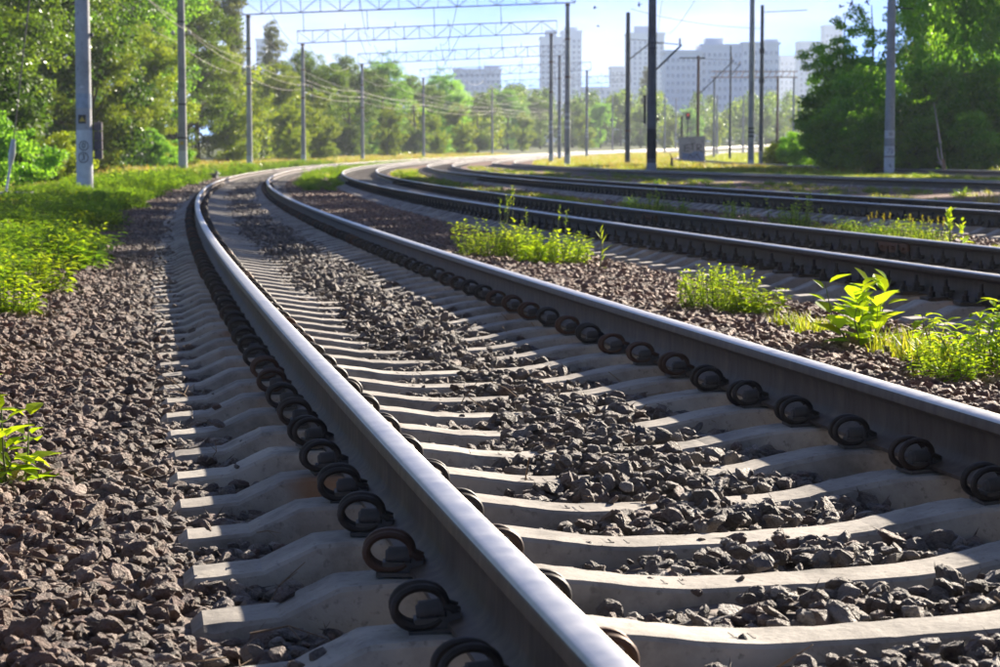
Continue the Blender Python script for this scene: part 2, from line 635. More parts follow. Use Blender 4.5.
class Track:
    def __init__(self, off, z0, cant, label):
        self.off = off if callable(off) else (lambda s, o=off: o + 0 * np.asarray(s, float))
        self.z0, self.cant = z0, cant
        x, y = pt(12.0, float(self.off(12.0)))
        self.root = empty('railway_track', (float(x), float(y), float(elev(12.0)) + z0 - .19), label, 'railway track', 'parallel tracks on the curve')
        self.base = Vector(self.root.location)

    def pos(self, s, u, wz):
        x, y = pt(s, self.off(s) + u)
        z = elev(s) + self.z0 + wz + self.cant * u / 1.595
        return x, y, z

    def slope(self, s):
        return (float(self.off(s + .5)) - float(self.off(s - .5)))

    def rail(self, u0, s0, s1, step):
        S = [s0]
        while S[-1] < s1:
            S.append(S[-1] + step * (1 + max(0, S[-1]) / 18.0))
        S = np.array(S)
        P = np.array(PROFILE)
        n = len(P)
        vs = []
        for (u, z) in P:
            x, y, zz = self.pos(S, u0 + u, z)
            vs.append(np.stack([x, y, zz], -1))
        v = np.stack(vs, 1).reshape(-1, 3) - np.array(self.base)
        fs, mi = [], []
        k = len(HALF) - 1
        for i in range(len(S) - 1):
            for j in range(n):
                a, b = i * n + j, i * n + (j + 1) % n
                fs.append((a, a + n, b + n, b))
                mi.append(1 if k - 3 <= j < k + 3 else 0)
        fs.append(tuple(range(n)))
        mi.append(0)
        me = bpy.data.meshes.new('rail')
        me.from_pydata(v.tolist(), [], fs)
        me.materials.append(M_RAIL if self.z0 < .2 else M_RAIL_D)
        me.materials.append(M_RTOP)
        me.polygons.foreach_set('material_index', mi)
        me.polygons.foreach_set('use_smooth', [True] * len(fs))
        me.update()
        me.set_sharp_from_angle(angle=math.radians(38))
        return obj('rail', me, self.root)

    def frame(self, s, u=.7975, wz=-.19, jit=0.0):
        x, y, z = self.pos(s, u, wz)
        rz = -head(s) - math.atan(self.slope(s)) * 1.0
        return Vector((float(x), float(y), float(z))), Euler((0, -math.atan(self.cant / 1.595), rz + jit))


def sleeper_mesh(name, seed):
    """prestressed concrete sleeper: raised rail seats, lower middle and ends, edges worn and chipped"""
    r = np.random.default_rng(seed)
    key = [(-1.345, -.085, .84), (-1.32, -.068, 1.0), (-1.16, -.058, 1.0), (-1.03, -.002, 1.02), (-.98, .0, 1.03), (-.64, .0, 1.03), (-.56, -.007, 1.0), (-.46, -.023, .97), (-.36, -.041, .94), (-.26, -.051, .92), (0, -.055, .9)]
    key = key + [(-a, b, c) for a, b, c in key[-2::-1]]
    ks = [k[0] for k in key]
    L = np.unique(np.round(np.concatenate([ks, np.arange(-1.3, 1.3, .032)]), 3))
    Z = np.interp(L, ks, [k[1] for k in key])
    K = np.interp(L, ks, [k[2] for k in key])
    chip = np.zeros((len(L), 2))
    for q in range(9):
        c0, sd_, wd_ = r.uniform(-1.3, 1.3), r.integers(0, 2), r.uniform(.015, .05)
        chip[:, sd_] += r.uniform(.006, .018) * np.exp(-((L - c0) / wd_) ** 2)
    mb = MB()
    rings = []
    for i_, (l, z, k) in enumerate(zip(L, Z, K)):
        wt, wb = .083 * k, .135 * k
        ca, cb = chip[i_]
        ja, jb, jt = r.normal(0, .0012), r.normal(0, .0012), r.normal(0, .0007)
        rings.append([(l, -wb, -.21), (l, -wt - .004 + ja, z - .009 - ca * .7), (l, -wt + .005 + ja + ca, z + jt), (l, 0, z + .001 + jt), (l, wt - .005 + jb - cb, z + jt), (l, wt + .004 + jb, z - .009 - cb * .7), (l, wb, -.21)])
    n = len(rings[0])
    vs = [p for q in rings for p in q]
    fs = []
    for i_ in range(len(rings) - 1):
        for k in range(n - 1):
            a = i_ * n + k
            fs.append((a, a + 1, a + n + 1, a + n))
    fs.append(tuple(range(n)))
    fs.append(tuple((len(rings) - 1) * n + k for k in range(n))[::-1])
    mb.add(vs, [f[::-1] for f in fs])
    # cast mark left in relief on the lower middle part
    for xo in (-.335, -.318, -.301):
        mb.box((xo, -.004, -.0505), (.005, .045, .012))
    mb.box((-.318, -.027, -.0505), (.039, .005, .012))
    mb.box((-.262, -.004, -.0545), (.005, .045, .012))
    me = mb.mesh(name, M_SLEEPER, True)
    me.set_sharp_from_angle(angle=math.radians(22))
    return me


ME_SLEEPERS = [sleeper_mesh('sleeper', 300 + q) for q in range(5)]


def clip_mesh(sgn):
    """ring spring clip with its insulator block; +x points at the rail for sgn = 1"""
    mb = MB()
    R_ = .0088
    for yo in (-.019, .019):
        pts = []
        for k in range(25):
            a = math.radians(-8 + 326 * k / 24)
            rx, rz = .050, .039
            pts.append((sgn * (math.cos(a) * rx - .058), yo + (.012 * math.sin(a * .5) if yo > 0 else -.004 * math.sin(a * .5)), 0.049 + math.sin(a) * rz))
        mb.tube(pts, R_, 8, 0)
    # the foot that presses on the rail base
    mb.tube([(sgn * -.012, -.022, .046), (sgn * .004, -.024, .038), (sgn * .016, -.022, .034)], [.0085, .010, .009], 8, 0)
    mb.tube([(sgn * -.012, .024, .046), (sgn * .004, .024, .038), (sgn * .016, .022, .034)], [.0085, .010, .009], 8, 0)
    # mono-regulator drum and anchor head
    mb.tube([(sgn * -.066, 0, .038), (sgn * -.060, 0, .038), (sgn * -.060, 0, .038), (sgn * -.020, 0, .038), (sgn * -.020, 0, .038), (sgn * -.012, 0, .038)], [.012, .017, .0205, .0215, .027, .027], 12, 1)
    mb.box((sgn * -.034, 0, .012), (.075, .055, .03), 1)
    mb.box((sgn * .004, 0, .022), (.026, .062, .034), 1)
    mb.box((sgn * -.03, 0, .002), (.11, .085, .008), 1)
    me = mb.mesh('spring_clip', [M_CLIP, M_INSUL], True)
    me.set_sharp_from_angle(angle=math.radians(40))
    return me


ME_CLIP = {1: clip_mesh(1), -1: clip_mesh(-1)}


def fastening_mesh(sgn):
    """bolted tie plate, one side of the rail: plate, clip and two tall bolts"""
    mb = MB()
    mb.box((sgn * -.045, 0, .008), (.20, .15, .022))
    mb.box((sgn * .0, 0, .028), (.03, .15, .034))

    def bolt(x, y, h, r):
        mb.tube([(x, y, .0), (x, y, h)], r * .55, 6)
        mb.tube([(x, y, h * .28), (x, y, h * .62)], r, 6)
        mb.tube([(x, y, h * .16), (x, y, h * .28)], r * 1.35, 8)
    bolt(sgn * -.002, 0, .125, .023)
    bolt(sgn * -.095, .0, .085, .023)
    mb.box((sgn * .018, 0, .047), (.055, .06, .016))
    return mb.mesh('bolted_fastening', M_PLATE)


ME_FAST = {1: fastening_mesh(1), -1: fastening_mesh(-1)}


def joined(name, me, mats_list, material_list, parent, base):
    """many copies of one mesh as one object"""
    n = len(me.vertices)
    co = np.empty(n * 3, np.float32)
    me.vertices.foreach_get('co', co)
    co = co.reshape(-1, 3)
    faces = [list(p.vertices) for p in me.polygons]
    mi = [p.material_index for p in me.polygons]
    vs, fs, ms = [], [], []
    for k, M in enumerate(mats_list):
        A = np.array(M)
        vs.append(co @ A[:3, :3].T + A[:3, 3] - np.array(base))
        fs.extend([[i + k * n for i in f] for f in faces])
        ms.extend(mi)
    m2 = bpy.data.meshes.new(name)
    m2.from_pydata(np.concatenate(vs).tolist(), [], fs)
    for m_ in material_list:
        m2.materials.append(m_)
    m2.polygons.foreach_set('material_index', ms)
    return tag(obj(name, m2, parent), kind='stuff')


SP = .522
S_FIRST = 3.935 - 4 * SP
low = MB()
low.box((0, 0, -.06), (2.69, .17, .06))
low.box((-.8, 0, -.015), (.45, .17, .03))
low.box((.8, 0, -.015), (.45, .17, .03))
ME_LOW = low.mesh('sleeper_far', M_SLEEPER)

T1 = Track(0.0, .19, .036, 'nearest curving track with ring spring clips on pale concrete sleepers')
T2 = Track(4.33, .234, -.004, 'second track from the camera with tall dark bolts along its rails')
T3 = Track(t3_off, .312, -.003, 'third track back, its rails nearly overlapping beyond the strip of yellow flowers')
T4 = Track(t4_off, .35, 0, 'fourth track back with brown sleeper ends, beyond the dry grass tuft')
T5 = Track(29.5, .40, 0, 'farthest track running in front of the dark trees and graffiti hut')
TRACKS = (T1, T2, T3, T4, T5)
for tr, s0, s1, st in ((T1, -1.5, 620, .25), (T2, 4, 620, .4), (T3, 12, 600, .6), (T4, 18, 420, .8), (T5, 20, 420, 1.2)):
    tr.rail(0.0, s0, s1, st)
    tr.rail(1.595, s0, s1, st)


def sleepers(tr, sfirst, n_obj, n_far, clips):
    jr = np.random.default_rng(int(sfirst * 100))
    far_clip = {1: [], -1: []}
    for k in range(n_obj):
        s = sfirst + k * SP + (jr.normal(0, .008) if k > 3 else 0)
        p, e = tr.frame(s, jit=jr.normal(0, .006))
        o = obj('sleeper', ME_SLEEPERS[int(jr.integers(5))], tr.root, p - tr.base, e)
        o.scale = (1 + jr.normal(0, .003), 1 + jr.normal(0, .02), 1)
        for (u, sgn, kmax, me) in clips(k):
            if k < kmax:
                obj(me[sgn].name.split('.')[0], me[sgn], o, (u, jr.normal(0, .004), .004), (jr.normal(0, .05), jr.normal(0, .04), jr.normal(0, .1)))
            else:
                far_clip[sgn].append((Matrix.Translation(p) @ e.to_matrix().to_4x4() @ Matrix.Translation((u, 0, .004)), me[sgn]))
    fm = []
    for k in range(n_obj, n_obj + n_far):
        p, e = tr.frame(sfirst + k * SP)
        fm.append(Matrix.Translation(p) @ e.to_matrix().to_4x4())
    if fm:
        joined('sleepers', ME_LOW, fm, [M_SLEEPER], tr.root, tr.base)
    for sgn in (1, -1):
        if far_clip[sgn]:
            me = far_clip[sgn][0][1]
            joined('fastenings', me, [a for a, b in far_clip[sgn]], list(me.materials), tr.root, tr.base)


FO = .060  # rail-foot edge to clip origin


def clips1(k):
    L = -.7975
    Rr = .7975
    return [(L - FO, 1, 92, ME_CLIP), (L + FO, -1, 80, ME_CLIP), (Rr - FO, 1, 92, ME_CLIP), (Rr + FO, -1, 0, ME_CLIP)]


def clips2(nv):
    def f(k):
        L, Rr = -.7975, .7975
        return [(L - FO, 1, nv, ME_FAST), (L + FO, -1, 0, ME_FAST), (Rr - FO, 1, nv, ME_FAST), (Rr + FO, -1, 0, ME_FAST)]
    return f


sleepers(T1, S_FIRST, 130, 330, clips1)
sleepers(T2, 9.1, 120, 300, clips2(70))
sleepers(T3, 16.3, 110, 200, clips2(0))
sleepers(T4, 24.2, 100, 160, lambda k: [])
sleepers(T5, 30.0, 0, 380, lambda k: [])
# rusty fish plates bolted over the joints of the second track
for s_, u_ in ((27.2, 1.595), (17.7, 1.595)):
    mb = MB()
    mb.box((0, 0, 0), (.022, .82, .085))
    for q in range(6):
        mb.tube([(-.01, -.34 + q * .136, 0), (-.035, -.34 + q * .136, 0)], .016, 6)
    p, e = T2.frame(s_, u_ - .026, -.095)
    obj('fish_plate', mb.mesh('fish_plate', M_PLATE_R), T2.root, p - T2.base, e)

# ------------------------------------------------------------------ ballast stones
STONE_COL = bpy.data.collections.new('stone_shapes')


def stone_mesh(i, fine):
    r = np.random.default_rng(100 + i)
    bm = bmesh.new()
    sc = np.array([1.0, r.uniform(.62, .9), r.uniform(.45, .72)])
    for k in range(15):
        p = r.normal(size=3)
        p = p / np.linalg.norm(p) * r.uniform(.82, 1.05)
        # squared-off, broken faces
        p = np.sign(p) * np.abs(p) ** .8 * sc * .5
        bm.verts.new(p)
    bmesh.ops.convex_hull(bm, input=bm.verts)
    loose = [v for v in bm.verts if not v.link_faces]
    bmesh.ops.delete(bm, geom=loose, context='VERTS')
    if fine:
        bmesh.ops.bevel(bm, geom=list(bm.edges), offset=.035, segments=1, affect='EDGES', profile=.5)
        bmesh.ops.triangulate(bm, faces=list(bm.faces))
        bmesh.ops.subdivide_edges(bm, edges=[e for e in bm.edges if e.calc_length() > .22], cuts=1)
        bmesh.ops.triangulate(bm, faces=list(bm.faces))
        for v in bm.verts:
            n = v.co.normalized()
            v.co += n * float(r.normal(0, .016))
    me = bpy.data.meshes.new('stone')
    bm.to_mesh(me)
    bm.free()
    me.materials.append(M_STONE)
    return me


FINE = [stone_mesh(i, True) for i in range(14)]
COARSE = [stone_mesh(40 + i, False) for i in range(8)]


def level(s, d):
    return prof(d) - .02 + heap(s, d)


def on_sleeper(tr, sfirst, s, d):
    u = d - tr.off(s) - .7975
    ph = ((s - sfirst) / SP + .5) % 1 - .5
    return (np.abs(u) < 1.36) & (np.abs(ph * SP) < .125)


def scatter(n, s0, s1, d0, d1, smin, smax, r):
    s = np.exp(r.uniform(np.log(s0), np.log(s1), n)) if s1 / s0 > 3 else r.uniform(s0, s1, n)
    d = r.uniform(d0, d1, n)
    size = smin + (smax - smin) * r.beta(1.4, 3.2, n)
    return s, d, size


def stones():
    r = np.random.default_rng(21)
    out = []
    # bands: s range, number per square metre, stone size
    for (s0, s1, dens, smin, smax) in ((1.6, 9, 1350, .020, .105), (9, 18, 820, .028, .10), (18, 30, 420, .042, .11), (30, 50, 200, .055, .12), (50, 95, 70, .09, .17)):
        d0, d1 = -1.75, 9.0
        n = int((s1 - s0) * (d1 - d0) * dens)
        s = r.uniform(s0, s1, n)
        d = r.uniform(d0, d1, n)
        x, y = pt(s, d)
        keep = (np.abs(x) < .238 * y + 1.0) & (y > 1.2)
        # only the near side of track two keeps many loose stones
        keep &= ~((d > 4.6) & (d < 5.7) & (r.random(n) < .5))
        keep &= ~((d > 6.4) & (r.random(n) < .45))
        keep &= ~((d > 3.9) & (s < 8))
        s, d, x, y = s[keep], d[keep], x[keep], y[keep]
        n = len(s)
        size = smin + (smax - smin) * r.beta(1.2, 3.1, n)
        lv = level(s, d)
        z = elev(s) + lv + r.uniform(-.016, .016, n) + size * .12
        m1 = on_sleeper(T1, S_FIRST, s, d)
        m2 = on_sleeper(T2, 9.1, s, d)
        hp = heap(s, d)
        # stones may lie on a sleeper only where the heap covers it
        top = elev(s) - .052
        rest = m1 & (hp > .04 + r.uniform(0, .05, n)) & (d > .42)
        z = np.where(rest, np.maximum(z, top + size * .16), z)
        ok = (~m1 | rest) & ~m2
        # keep the rail feet and the fastenings clear
        for tr in (T1, T2, T3):
            for u in (0, 1.595):
                ok &= np.abs(d - tr.off(s) - u) > .10 + size * .4
        z = np.where(rest, z, z - r.random(n) ** 2 * np.clip(lv + .068, 0, .1) * (hp > .02))
        cl = (np.abs(d) < .24) | (np.abs(d - 1.595) < .24)
        z = np.where(cl, z - .022, z)
        s, d, x, y, z, size = [q[ok] for q in (s, d, x, y, z, size)]
        out.append(np.stack([x, y, z, size, s, d], 1))
    # scattered single stones lying on sleepers
    n = 650
    k = r.integers(2, 60, n)
    s = S_FIRST + k * SP + r.uniform(-.07, .07, n)
    d = r.choice([r.uniform(-.5, -.3), 0.0], n) * 0 + np.where(r.random(n) < .25, r.uniform(-.5, -.25, n), r.uniform(.3, 1.3, n))
    size = r.uniform(.015, .055, n)
    x, y = pt(s, d)
    z = elev(s) - .052 + size * .16
    big = np.stack([x, y, z, size, s, d], 1)
    out.append(big)
    return np.concatenate(out)


ST = stones()
# picture size decides which stones are objects of their own
sx = 500 + FPX * ST[:, 0] / ST[:, 1]
sy = 161 + FPX * (CAM_Z - ST[:, 2]) / ST[:, 1]
vis = (sx > 5) & (sx < 995) & (sy < 660)
apparent = np.where(vis, ST[:, 3] / ST[:, 1], 0)
# those seen whole: prefer the upper layer
lev_rel = ST[:, 2] - elev(ST[:, 4]) - level(ST[:, 4], ST[:, 5])
apparent = np.where(lev_rel > .008, apparent, apparent * .4)
order = np.argsort(-apparent)
single = order[:300]
rest_i = order[300:]
sr = np.random.default_rng(5)
for i in single:
    x, y, z, size = ST[i, :4]
    o = obj('stone', FINE[int(sr.integers(14))], ballast, (x, y, z), Euler((sr.normal(0, .35), sr.normal(0, .35), sr.uniform(0, 6.28))))
    o.scale = (size * sr.uniform(.95, 1.35), size * sr.uniform(.85, 1.1), size * sr.uniform(.8, 1.15))


def point_cloud(name, P, size, meshes, r, parent, flat=.35):
    n = len(P)
    me = bpy.data.meshes.new(name)
    me.vertices.add(n)
    me.vertices.foreach_set('co', np.ascontiguousarray(P, np.float32).ravel())
    rot = np.stack([r.normal(0, flat, n), r.normal(0, flat, n), r.uniform(0, 6.28, n)], 1).astype(np.float32)
    scl = (size[:, None] * np.stack([r.uniform(.95, 1.35, n), r.uniform(.85, 1.1, n), r.uniform(.8, 1.15, n)], 1)).astype(np.float32)
    a = me.attributes.new('rot', 'FLOAT_VECTOR', 'POINT')
    a.data.foreach_set('vector', rot.ravel())
    a = me.attributes.new('scl', 'FLOAT_VECTOR', 'POINT')
    a.data.foreach_set('vector', scl.ravel())
    a = me.attributes.new('pick', 'INT', 'POINT')
    a.data.foreach_set('value', r.integers(0, len(meshes), n).astype(np.int32))
    o = obj(name, me, parent)
    c = bpy.data.collections.new(name + '_shapes')
    for i, m_ in enumerate(meshes):
        q = bpy.data.objects.new('%s_shape_%02d' % (name, i), m_)
        c.objects.link(q)
    g = bpy.data.node_groups.new(name + '_spread', 'GeometryNodeTree')
    g.interface.new_socket('Geometry', in_out='INPUT', socket_type='NodeSocketGeometry')
    g.interface.new_socket('Geometry', in_out='OUTPUT', socket_type='NodeSocketGeometry')
    gi, go = g.nodes.new('NodeGroupInput'), g.nodes.new('NodeGroupOutput')
    m2p = g.nodes.new('GeometryNodeMeshToPoints')
    iop = g.nodes.new('GeometryNodeInstanceOnPoints')
    ci = g.nodes.new('GeometryNodeCollectionInfo')
    ci.inputs['Collection'].default_value = c
    ci.inputs['Separate Children'].default_value = True
    ci.inputs['Reset Children'].default_value = True
    iop.inputs['Pick Instance'].default_value = True

    def attr(nm, ty):
        q = g.nodes.new('GeometryNodeInputNamedAttribute')
        q.data_type = ty
        q.inputs['Name'].default_value = nm
        return [k for k in q.outputs if k.enabled][0]
    g.links.new(gi.outputs[0], m2p.inputs['Mesh'])
    g.links.new(m2p.outputs[0], iop.inputs['Points'])
    g.links.new(ci.outputs[0], iop.inputs['Instance'])
    e2r = g.nodes.new('FunctionNodeEulerToRotation')
    g.links.new(attr('rot', 'FLOAT_VECTOR'), e2r.inputs[0])
    g.links.new(e2r.outputs[0], iop.inputs['Rotation'])
    g.links.new(attr('scl', 'FLOAT_VECTOR'), iop.inputs['Scale'])
    g.links.new(attr('pick', 'INT'), iop.inputs['Instance Index'])
    g.links.new(iop.outputs[0], go.inputs[0])
    md = o.modifiers.new('spread', 'NODES')
    md.node_group = g
    return o


near_m = ST[rest_i, 1] < 11
for nm_i, ms in ((rest_i[near_m], FINE), (rest_i[~near_m], COARSE)):
    o = point_cloud('gravel', ST[nm_i, :3], ST[nm_i, 3], ms, np.random.default_rng(9), ballast)
    tag(o, 'loose crushed stone filling the track bed', None, None, 'stuff')


# ------------------------------------------------------------------ leaves and plants
def leaf_quads(C, D, U, L, W, fold=.25):
    """diamond leaves: centre C, long axis D, normal U (arrays); returns (n*4, 3)"""
    S = np.cross(D, U)
    S /= np.linalg.norm(S, axis=1, keepdims=True) + 1e-9
    L = np.asarray(L)[:, None]
    W = np.asarray(W)[:, None]
    a = C - D * L * .5
    b = C + S * W * .5 - D * L * .05 + U * W * fold * .5
    c = C + D * L * .5 - U * L * .12
    d = C - S * W * .5 - D * L * .05 + U * W * fold * .5
    return np.stack([a, b, c, d], 1).reshape(-1, 3)


def set_tint(me, vals, nper):
    a = me.attributes.new('tint', 'FLOAT', 'POINT')
    a.data.foreach_set('value', np.repeat(vals, nper).astype(np.float32))


def unit(v):
    return v / (np.linalg.norm(v, axis=1, keepdims=True) + 1e-9)


def crown_mesh(name, seed, n, blobs, leaf, material, clump=(.35, .8), nclump=160, droop=0.0):
    """blobs: list of (x, y, z, rx, rz) lobes; clumps of leaves are spread over the outer part of every lobe"""
    r = np.random.default_rng(seed)
    vol = np.array([b[3] ** 2 * b[4] for b in blobs])
    vol = vol ** .7
    which = r.choice(len(blobs), nclump, p=vol / vol.sum())
    B = np.array(blobs)[which]
    dirs = unit(r.normal(size=(nclump, 3)))
    rad = r.uniform(.45, 1.08, nclump) ** .6
    cc = B[:, :3] + dirs * rad[:, None] * np.stack([B[:, 3], B[:, 3], B[:, 4]], 1)
    cr = r.uniform(clump[0], clump[1], nclump)
    ct = r.uniform(0, 1, nclump)
    w_ = cr ** 2
    k = r.choice(nclump, n, p=w_ / w_.sum())
    off = unit(r.normal(size=(n, 3))) * (r.random(n) ** .45)[:, None] * cr[k][:, None]
    off[:, 2] *= .62
    C = cc[k] + off
    C[:, 2] = np.abs(C[:, 2])
    out = unit(off + .35 * (C - B[k, :3]))
    U = unit(out + np.array([0, 0, .55]) + .75 * r.normal(size=(n, 3)))
    D = unit(np.cross(U, r.normal(size=(n, 3))) + np.array([0, 0, -droop]))
    L = leaf * r.uniform(.65, 1.35, n)
    v = leaf_quads(C, D, U, L, L * r.uniform(.55, .8, n))
    me = fast_mesh(name, v, 4, material)
    set_tint(me, np.clip(.55 * ct[k] + .45 * r.random(n), 0, 1), 4)
    return me, cc


def trunk_mesh(name, seed, h, r0, cc, nl=9, lean=.04):
    r = np.random.default_rng(seed)
    mb = MB()
    ax = [(0, 0, -.3)]
    for k in range(1, 8):
        f = k / 7
        ax.append((lean * h * f * math.sin(seed + f * 3), lean * h * f * math.cos(seed * 2 + f * 2), h * f))
    mb.tube(ax, [r0 * 1.25] + [r0 * (1 - .85 * k / 7) for k in range(1, 8)], 9)
    sel = cc[r.choice(len(cc), nl, replace=False)]
    for c in sel:
        zb = max(.15 * h, min(.8 * h, c[2] * .62))
        f = zb / h
        st = Vector((lean * h * f * math.sin(seed + f * 3), lean * h * f * math.cos(seed * 2 + f * 2), zb))
        e = Vector(c)
        m1_ = st.lerp(e, .5) + Vector((r.normal(0, .15), r.normal(0, .15), .25))
        rr = r0 * (1 - .8 * f) * .55
        mb.tube([st, m1_, e], [rr, rr * .6, rr * .18], 6)
    return mb.mesh(name, M_BARK, True)


def tree_kind(key, seed, n, blobs, leaf, material, h, r0, nclump, clump, nl=9, droop=0.0):
    cm, cc = crown_mesh('crown', seed, n, blobs, leaf, material, clump, nclump, droop)
    tm = trunk_mesh('trunk', seed, h, r0, cc, nl)
    return cm, tm


def lobes(r, n, rx, z0, z1, rlo, rhi, flat=1.0):
    out = []
    for k in range(n):
        a = r.uniform(0, 6.28)
        q = rx * math.sqrt(r.random())
        z = r.uniform(z0, z1)
        t = 1 - .55 * abs((z - (z0 + z1) / 2) / max(.1, (z1 - z0) / 2)) ** 2
        b = r.uniform(rlo, rhi)
        out.append((math.cos(a) * q * t, math.sin(a) * q * t, z, b, b * flat))
    return out


r_ = np.random.default_rng(77)
KIND = {
    'broad_a': tree_kind('a', 11, 52000, lobes(r_, 16, 3.6, 1.2, 11.5, 1.3, 2.2), .15, M_LEAF_A, 11, .24, 420, (.35, .8)),
    'broad_b': tree_kind('b', 12, 52000, lobes(r_, 15, 3.3, 1.0, 10.5, 1.2, 2.1), .15, M_LEAF_B, 10, .22, 400, (.35, .8)),
    'shade_a': tree_kind('c', 13, 56000, lobes(r_, 18, 4.0, 1.2, 12.5, 1.5, 2.4), .16, M_LEAF_C, 12, .28, 420, (.4, .9)),
    'open': tree_kind('d', 14, 30000, lobes(r_, 15, 2.4, 1.6, 8.4, .8, 1.3), .15, M_LEAF_C, 9, .16, 230, (.3, .65), 14),
    'poplar': tree_kind('e', 15, 42000, [(r_.normal(0, .5), r_.normal(0, .5), z, 1.5 * (1 - .035 * abs(z - 8)), 1.6) for z in np.linspace(2, 19, 16)], .17, M_LEAF_P, 19, .26, 330, (.4, .8), 16),
    'bush': tree_kind('f', 16, 20000, lobes(r_, 9, 1.5, .5, 2.0, .7, 1.1, .9), .11, M_LEAF_B, 1.8, .07, 150, (.25, .5), 8),
    'bush_d': tree_kind('g', 17, 20000, lobes(r_, 9, 1.6, .5, 2.2, .7, 1.2, .9), .12, M_LEAF_C, 2.0, .07, 150, (.25, .5), 8),
}
M_LEAF_D = m_leaf('leaf_deep_shade', (.014, .040, .010), (.034, .078, .014), (.085, .135, .02), .45)  # darker leaf copy: deep shade of the left trees put into the colour
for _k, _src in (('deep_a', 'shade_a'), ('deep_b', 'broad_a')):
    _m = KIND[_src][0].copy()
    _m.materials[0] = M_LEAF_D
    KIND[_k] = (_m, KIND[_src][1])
NAMES = {'deep_a': 'broadleaf_tree', 'deep_b': 'broadleaf_tree', 'broad_a': 'broadleaf_tree', 'broad_b': 'broadleaf_tree', 'shade_a': 'broadleaf_tree', 'open': 'young_tree', 'poplar': 'poplar_tree', 'bush': 'bush', 'bush_d': 'bush'}
CATS = {'bush': 'bush', 'bush_d': 'bush'}
tr_rng = np.random.default_rng(31)


def tree(kind, x, Z, scale, label, group, zs=1.0, dz=0.0):
    cm, tm = KIND[kind]
    X, Y = px(x, Z), Z
    s_, d_ = inv(X, Y)
    lim = -(3.9 + (4.9 if 'broad' in kind or 'shade' in kind or 'deep' in kind else 2.4) * scale)
    if x < 600 and d_ > lim:
        X, Y = [float(q) for q in pt(s_, lim)]
    Z = Y
    rz = tr_rng.uniform(0, 6.28)
    o = empty(NAMES[kind], (X, Z, gz(X, Z) - .05 + dz), label, CATS.get(kind, 'tree'), group, rz)
    o.scale = (scale, scale, scale * zs)
    obj('crown', cm, o)
    obj('trunk' if 'bush' not in kind else 'stem', tm, o)
    return o


LG = 'trees along the left edge of the tracks'
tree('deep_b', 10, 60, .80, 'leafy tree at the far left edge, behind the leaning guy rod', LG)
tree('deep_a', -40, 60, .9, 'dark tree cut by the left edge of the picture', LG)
tree('broad_a', 66, 72, .90, 'sunny tree directly behind the pole with circled numbers', LG)
tree('broad_a', 118, 80, 1.0, 'tall dark green tree between the first two poles on the left', LG)
tree('broad_a', 168, 104, 1.1, 'large tree right behind the second pole on the left', LG)
tree('broad_b', 150, 92, .55, 'low yellow-green tree between the first and second left poles', LG)
tree('broad_b', 222, 118, .70, 'yellow-green tree between the second and third left poles', LG)
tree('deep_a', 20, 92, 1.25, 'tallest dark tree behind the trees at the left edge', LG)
tree('shade_a', 90, 105, 1.25, 'big shady tree rising behind the pole with circled numbers', LG)
tree('broad_a', 178, 150, 1.15, 'tall tree filling the gap right of the second left pole', LG)
tree('shade_a', 150, 128, 1.2, 'tall shady tree between the first and second left poles, far back', LG)
tree('poplar', 198, 165, .92, 'tall grey-green poplar rising above the second left pole', 'poplars on the left')
tree('poplar', 228, 185, .98, 'tall grey-green poplar just left of the third left pole', 'poplars on the left')
tree('poplar', 276, 250, .80, 'slim distant poplar between the third and fourth left poles', 'poplars on the left')
tree('bush', 118, 66, .62, 'low sunny bush at the foot of the trees, right of the numbered pole', 'bushes along the verge')
tree('bush', 150, 76, .65, 'low sunny bush before the second left pole', 'bushes along the verge')
tree('bush_d', 45, 57, .75, 'round green bush left of the pole with circled numbers', 'bushes along the verge')
tree('bush_d', 205, 112, .8, 'dark bush just right of the second left pole', 'bushes along the verge')
tree('bush', 228, 122, .6, 'small bright bush left of the third left pole', 'bushes along the verge')

MG = 'trees on the outside of the curve'
for (k, x, Z, sc_v, lb) in (
    ('broad_b', 268, 165, .80, 'bright yellow-green tree just right of the third left pole'),
    ('broad_b', 292, 200, .78, 'bright tree touching the fourth left pole on its left'),
    ('broad_a', 318, 222, .95, 'dark green tree just right of the fourth left pole'),
    ('broad_b', 338, 215, .60, 'low yellow-green tree between the fourth and fifth left poles'),
    ('broad_a', 350, 265, 1.05, 'tall rounded tree behind the fifth left pole'),
    ('shade_a', 385, 290, 1.02, 'dark tall tree between the fifth and sixth left poles'),
    ('broad_b', 388, 262, .55, 'low bright tree in front of the dark trees, between fifth and sixth poles'),
    ('broad_a', 415, 315, .98, 'green tree rising behind the sixth left pole'),
    ('shade_a', 442, 330, .98, 'dark tree right of the sixth left pole'),
    ('broad_b', 462, 318, .66, 'yellow-green tree left of the seventh pole'),
    ('broad_a', 478, 360, .85, 'green tree behind the seventh pole'),
    ('broad_b', 436, 300, .5, 'small bright tree right of the sixth left pole, low by the rails'),
    ('broad_b', 318, 192, .45, 'small bushy yellow tree by the rails near the fourth pole'),
):
    tree(k, x, Z, sc_v, lb, MG)
FG = 'trees beyond the far bend'
